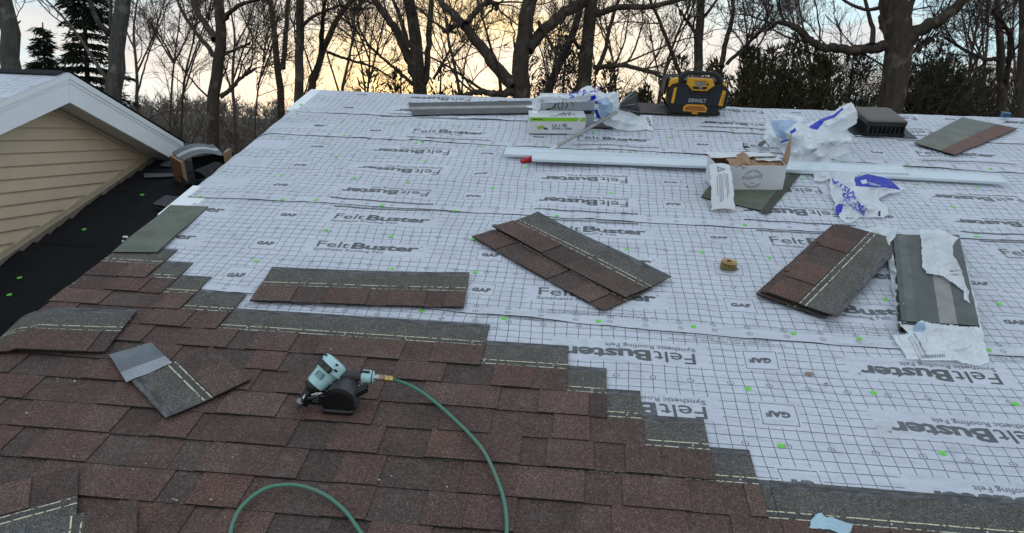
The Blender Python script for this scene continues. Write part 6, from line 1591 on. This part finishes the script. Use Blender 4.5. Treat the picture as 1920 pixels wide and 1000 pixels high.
# thinner stems further back
rt = np.random.default_rng(91)
mids = [255, 290, 322, 345, 372, 440, 462, 486, 548, 640, 690, 860, 1035, 1150, 1190, 1245, 1410, 1520, 1780, 1820, 1845, 1900]
desc = ['just right of the lichen-spotted trunk', 'low over the gable eave', 'above the gable eave tip', 'left of the forking tree', 'close left of the forking tree', 'close right of the forking tree', 'midway between the forking tree and the rake peak', 'a little left of the rake peak',
        'between the two dark trunks at the rake peak', 'right of the leaning two-stemmed tree', 'left of the central clump', 'right of the central clump', 'between the two thick central trunks', 'right of the trunk behind the bag', 'halfway between the bag and the radio', 'just left of the radio', 'over the evergreens right of the radio', 'above the long low crooked limb', 'right of the thickest gnarled trunk', 'midway to the right edge', 'left of the forked slender tree', 'between the forked tree and the right edge']
for i, (mx, ds) in enumerate(zip(mids, desc)):
    if i in (1, 4, 6, 8, 14, 18): continue
    lean = rt.normal(0, 26); top = mx + lean
    bot = 250 if mx < 500 else 205
    wk = rt.uniform(.6, 1.25); limbs = [([(top, 0), (mx + lean * .5 + rt.normal(0, 7), 60 + rt.uniform(-15, 15)), (mx + rt.normal(0, 5), 140), (mx - lean * .2, bot)], 1.1 * wk, 3.0 * wk, 15)]
    for k_ in range(3):
        y0 = rt.uniform(70, 190); sgn = rt.choice([-1, 1]); limbs.append(([(mx + sgn * rt.uniform(30, 60), rt.uniform(0, 40)), (mx + sgn * rt.uniform(12, 28), y0 * .6), (float(np.interp(y0, [q[1] for q in limbs[0][0]], [q[0] for q in limbs[0][0]])), y0)], .9, 2.0, 8))
    make_tree(limbs, rt.uniform(16.5, 23), 100 + i, 'thin bare tree %s' % ds, M_TWIG, dens=1.0, fine=1.0, Lk=1.5, group='thin bare trees further back')

# ------------------------------------------------------------------ evergreens
def leafmat(name, a, b):
    m_, q = new_mat(name); ob = q.node('ShaderNodeTexCoord').outputs['Object']
    q.set(q.b.inputs['Base Color'], q.mix(q.ramp(q.noise(ob, 2.2, 4, .6), [(.35, 0), (.65, 1)]), a, b)); q.b.inputs['Roughness'].default_value = .7; q.b.inputs['Specular IOR Level'].default_value = .2
    return m_
M_SPR = leafmat('spruce_needles', (.012, .019, .012), (.030, .044, .024))
M_ARB = leafmat('olive_arborvitae_sprays', (.044, .044, .020), (.100, .088, .038))
M_PIN = leafmat('dark_pine_needles', (.030, .034, .022), (.066, .066, .040))
def cards(C_, D_, L_, Wd, rngx):
    """thin pointed leaf sprays: centre, direction, length, width"""
    n = len(C_); D_ = D_ / (np.linalg.norm(D_, axis=1, keepdims=True) + 1e-9); q = rngx.normal(0, 1, (n, 3)); S_ = np.cross(D_, q); S_ /= np.linalg.norm(S_, axis=1, keepdims=True) + 1e-9
    a = C_ - S_ * Wd[:, None] * .5; b = C_ + S_ * Wd[:, None] * .5; c = C_ + D_ * L_[:, None] + S_ * Wd[:, None] * .12; d = C_ + D_ * L_[:, None] * .95 - S_ * Wd[:, None] * .12
    return np.stack([a, b, c, d], 1).reshape(-1, 3), np.arange(4 * n).reshape(n, 4)
def conifer(px, top_y, halfw, dist, seed, label, mat_, kind='spruce', n=9000, group=None):
    e = np.random.default_rng(seed); tp = PW(px, top_y, dist); gz = ground(tp.x, tp.y); H = tp.z - gz; ppm = FOC / dist; Rb = halfw / ppm * (H / max(.5, (230 - top_y) / ppm + .2)) ** .5
    root = empty('evergreen_tree', Matrix.Translation((tp.x, tp.y, gz)), label, 'evergreen', group)
    tz = [(np.array([[0, 0, -.2], [0, 0, H * .5], [.02, 0, H]]), np.array([.13, .08, .012]))]
    C_ = []; D_ = []; L_ = []; Wd = []
    if kind == 'spruce':
        z_ = .25 * H; br = []
        while z_ < H * .99:
            t = (z_ / H); rr = Rb * (1 - t) ** .8 + .06
            for k_ in range(max(4, int(11 * (1 - t) + 4))):
                a = e.uniform(0, 6.28); L = rr * e.uniform(.45, 1.2); m_ = 6
                pts = np.array([[math.cos(a) * L * s, math.sin(a) * L * s, z_ + .06 * L * s * 2 - .30 * L * s * s + .12 * L * max(0, s - .8)] for s in np.linspace(0, 1, m_)])
                br.append((pts, np.linspace(.02, .006, m_)))
                for _ in range(int(16 + 110 * L)):
                    s = e.uniform(.03, 1) ** .9 * (m_ - 1); i = min(m_ - 2, int(s)); p = pts[i] + (pts[i + 1] - pts[i]) * (s - i)
                    w = .16 * L * (1 - s / m_) + .05
                    sd_ = np.array([-math.sin(a), math.cos(a), 0]) * e.normal(0, w)
                    C_.append(p + sd_ + [0, 0, e.uniform(-.07, .02)]); D_.append(np.array([math.cos(a), math.sin(a), -.35]) + sd_ * 2 + e.normal(0, .3, 3)); L_.append(e.uniform(.07, .17)); Wd.append(e.uniform(.018, .045))
            z_ += e.uniform(.11, .22) * (1 if t < .8 else .6)
        tz += br
    else:
        tips = [(e.normal(0, .50) * Rb, e.normal(0, .40) * Rb, H * e.uniform(.80, 1.0)) for _ in range(9)] + [(0, 0, H)]
        for tx, ty, tzz in tips:
            for _ in range(int(n / 10)):
                t = e.uniform(.12, 1) ** .9; z_ = tzz * t; rr = (Rb * .62) * (1 - t ** 3.0) ** .7 + .03
                a = e.uniform(0, 6.28); q = rr * e.uniform(.25, 1.08) ** .6 * (1 + .3 * math.sin(a * 3 + tx * 9 + z_ * 3))
                if noise.noise(Vector((math.cos(a) * q * 2.2 + tx * 3 + seed, math.sin(a) * q * 2.2 + ty, z_ * 2.4))) < -.22: continue
                C_.append([tx + math.cos(a) * q, ty + math.sin(a) * q, z_]); D_.append([math.cos(a) * .6, math.sin(a) * .6, e.uniform(.2, 1.3)]); L_.append(e.uniform(.06, .17)); Wd.append(e.uniform(.016, .042))
    V, F = tubes(tz, 5); link('trunk', mesh_np('trunk', V, F, M_BARK), root)
    V, F = cards(np.array(C_), np.array(D_), np.array(L_), np.array(Wd), e)
    link('crown', mesh_np('crown', V, F, mat_, False), root)
conifer(78, 42, 66, 15, 201, 'shorter pointed spruce just left of the tall one at the left', M_SPR)
conifer(150, -110, 128, 16, 202, 'tall dark spruce standing behind the gable peak', M_SPR)
GE = 'dark evergreens behind the ridge on the right'
for i, (px, ty, hw, D, kd, lb) in enumerate(((1352, 108, 38, 15, 1, 'dark evergreen rising over the right side of the radio'), (1405, 88, 40, 16.5, 0, 'dark evergreen next right of the radio'), (1448, 92, 42, 15, 1, 'olive evergreen beneath the tip of the crooked limb'), (1490, 66, 36, 17, 0, 'highest pointed evergreen under the crooked limb'), (1540, 104, 44, 15, 1, 'olive evergreen below the middle of the crooked limb'),
        (1600, 98, 44, 16, 0, 'evergreen close left of the thickest trunk'), (1735, 76, 42, 16, 0, 'tall evergreen close right of the thickest trunk'), (1790, 104, 44, 15.5, 1, 'evergreen under the right-hand limb of the thickest trunk'), (1850, 128, 46, 17, 0, 'evergreen left of the forked slender tree'), (1905, 150, 40, 18, 1, 'low evergreen by the right edge'),
        (1215, 160, 26, 16, 1, 'small evergreen seen between the shovel and the radio'), (1060, 72, 50, 17, 0, 'evergreen filling the gap between the two thick central trunks'), (1145, 118, 34, 17.5, 0, 'loose evergreen behind the shovel blade'))):
    conifer(px, ty, hw, D, 210 + i, lb, M_ARB if kd else M_PIN, 'bush', 26000, GE)
conifer(750, 132, 52, 13.5, 240, 'rounded evergreen shrub at the foot of the central clump, left half', M_PIN, 'bush', 9000, 'evergreen shrubs under the central clump')
conifer(825, 122, 50, 14, 241, 'rounded evergreen shrub at the foot of the central clump, right half', M_PIN, 'bush', 9000, 'evergreen shrubs under the central clump')
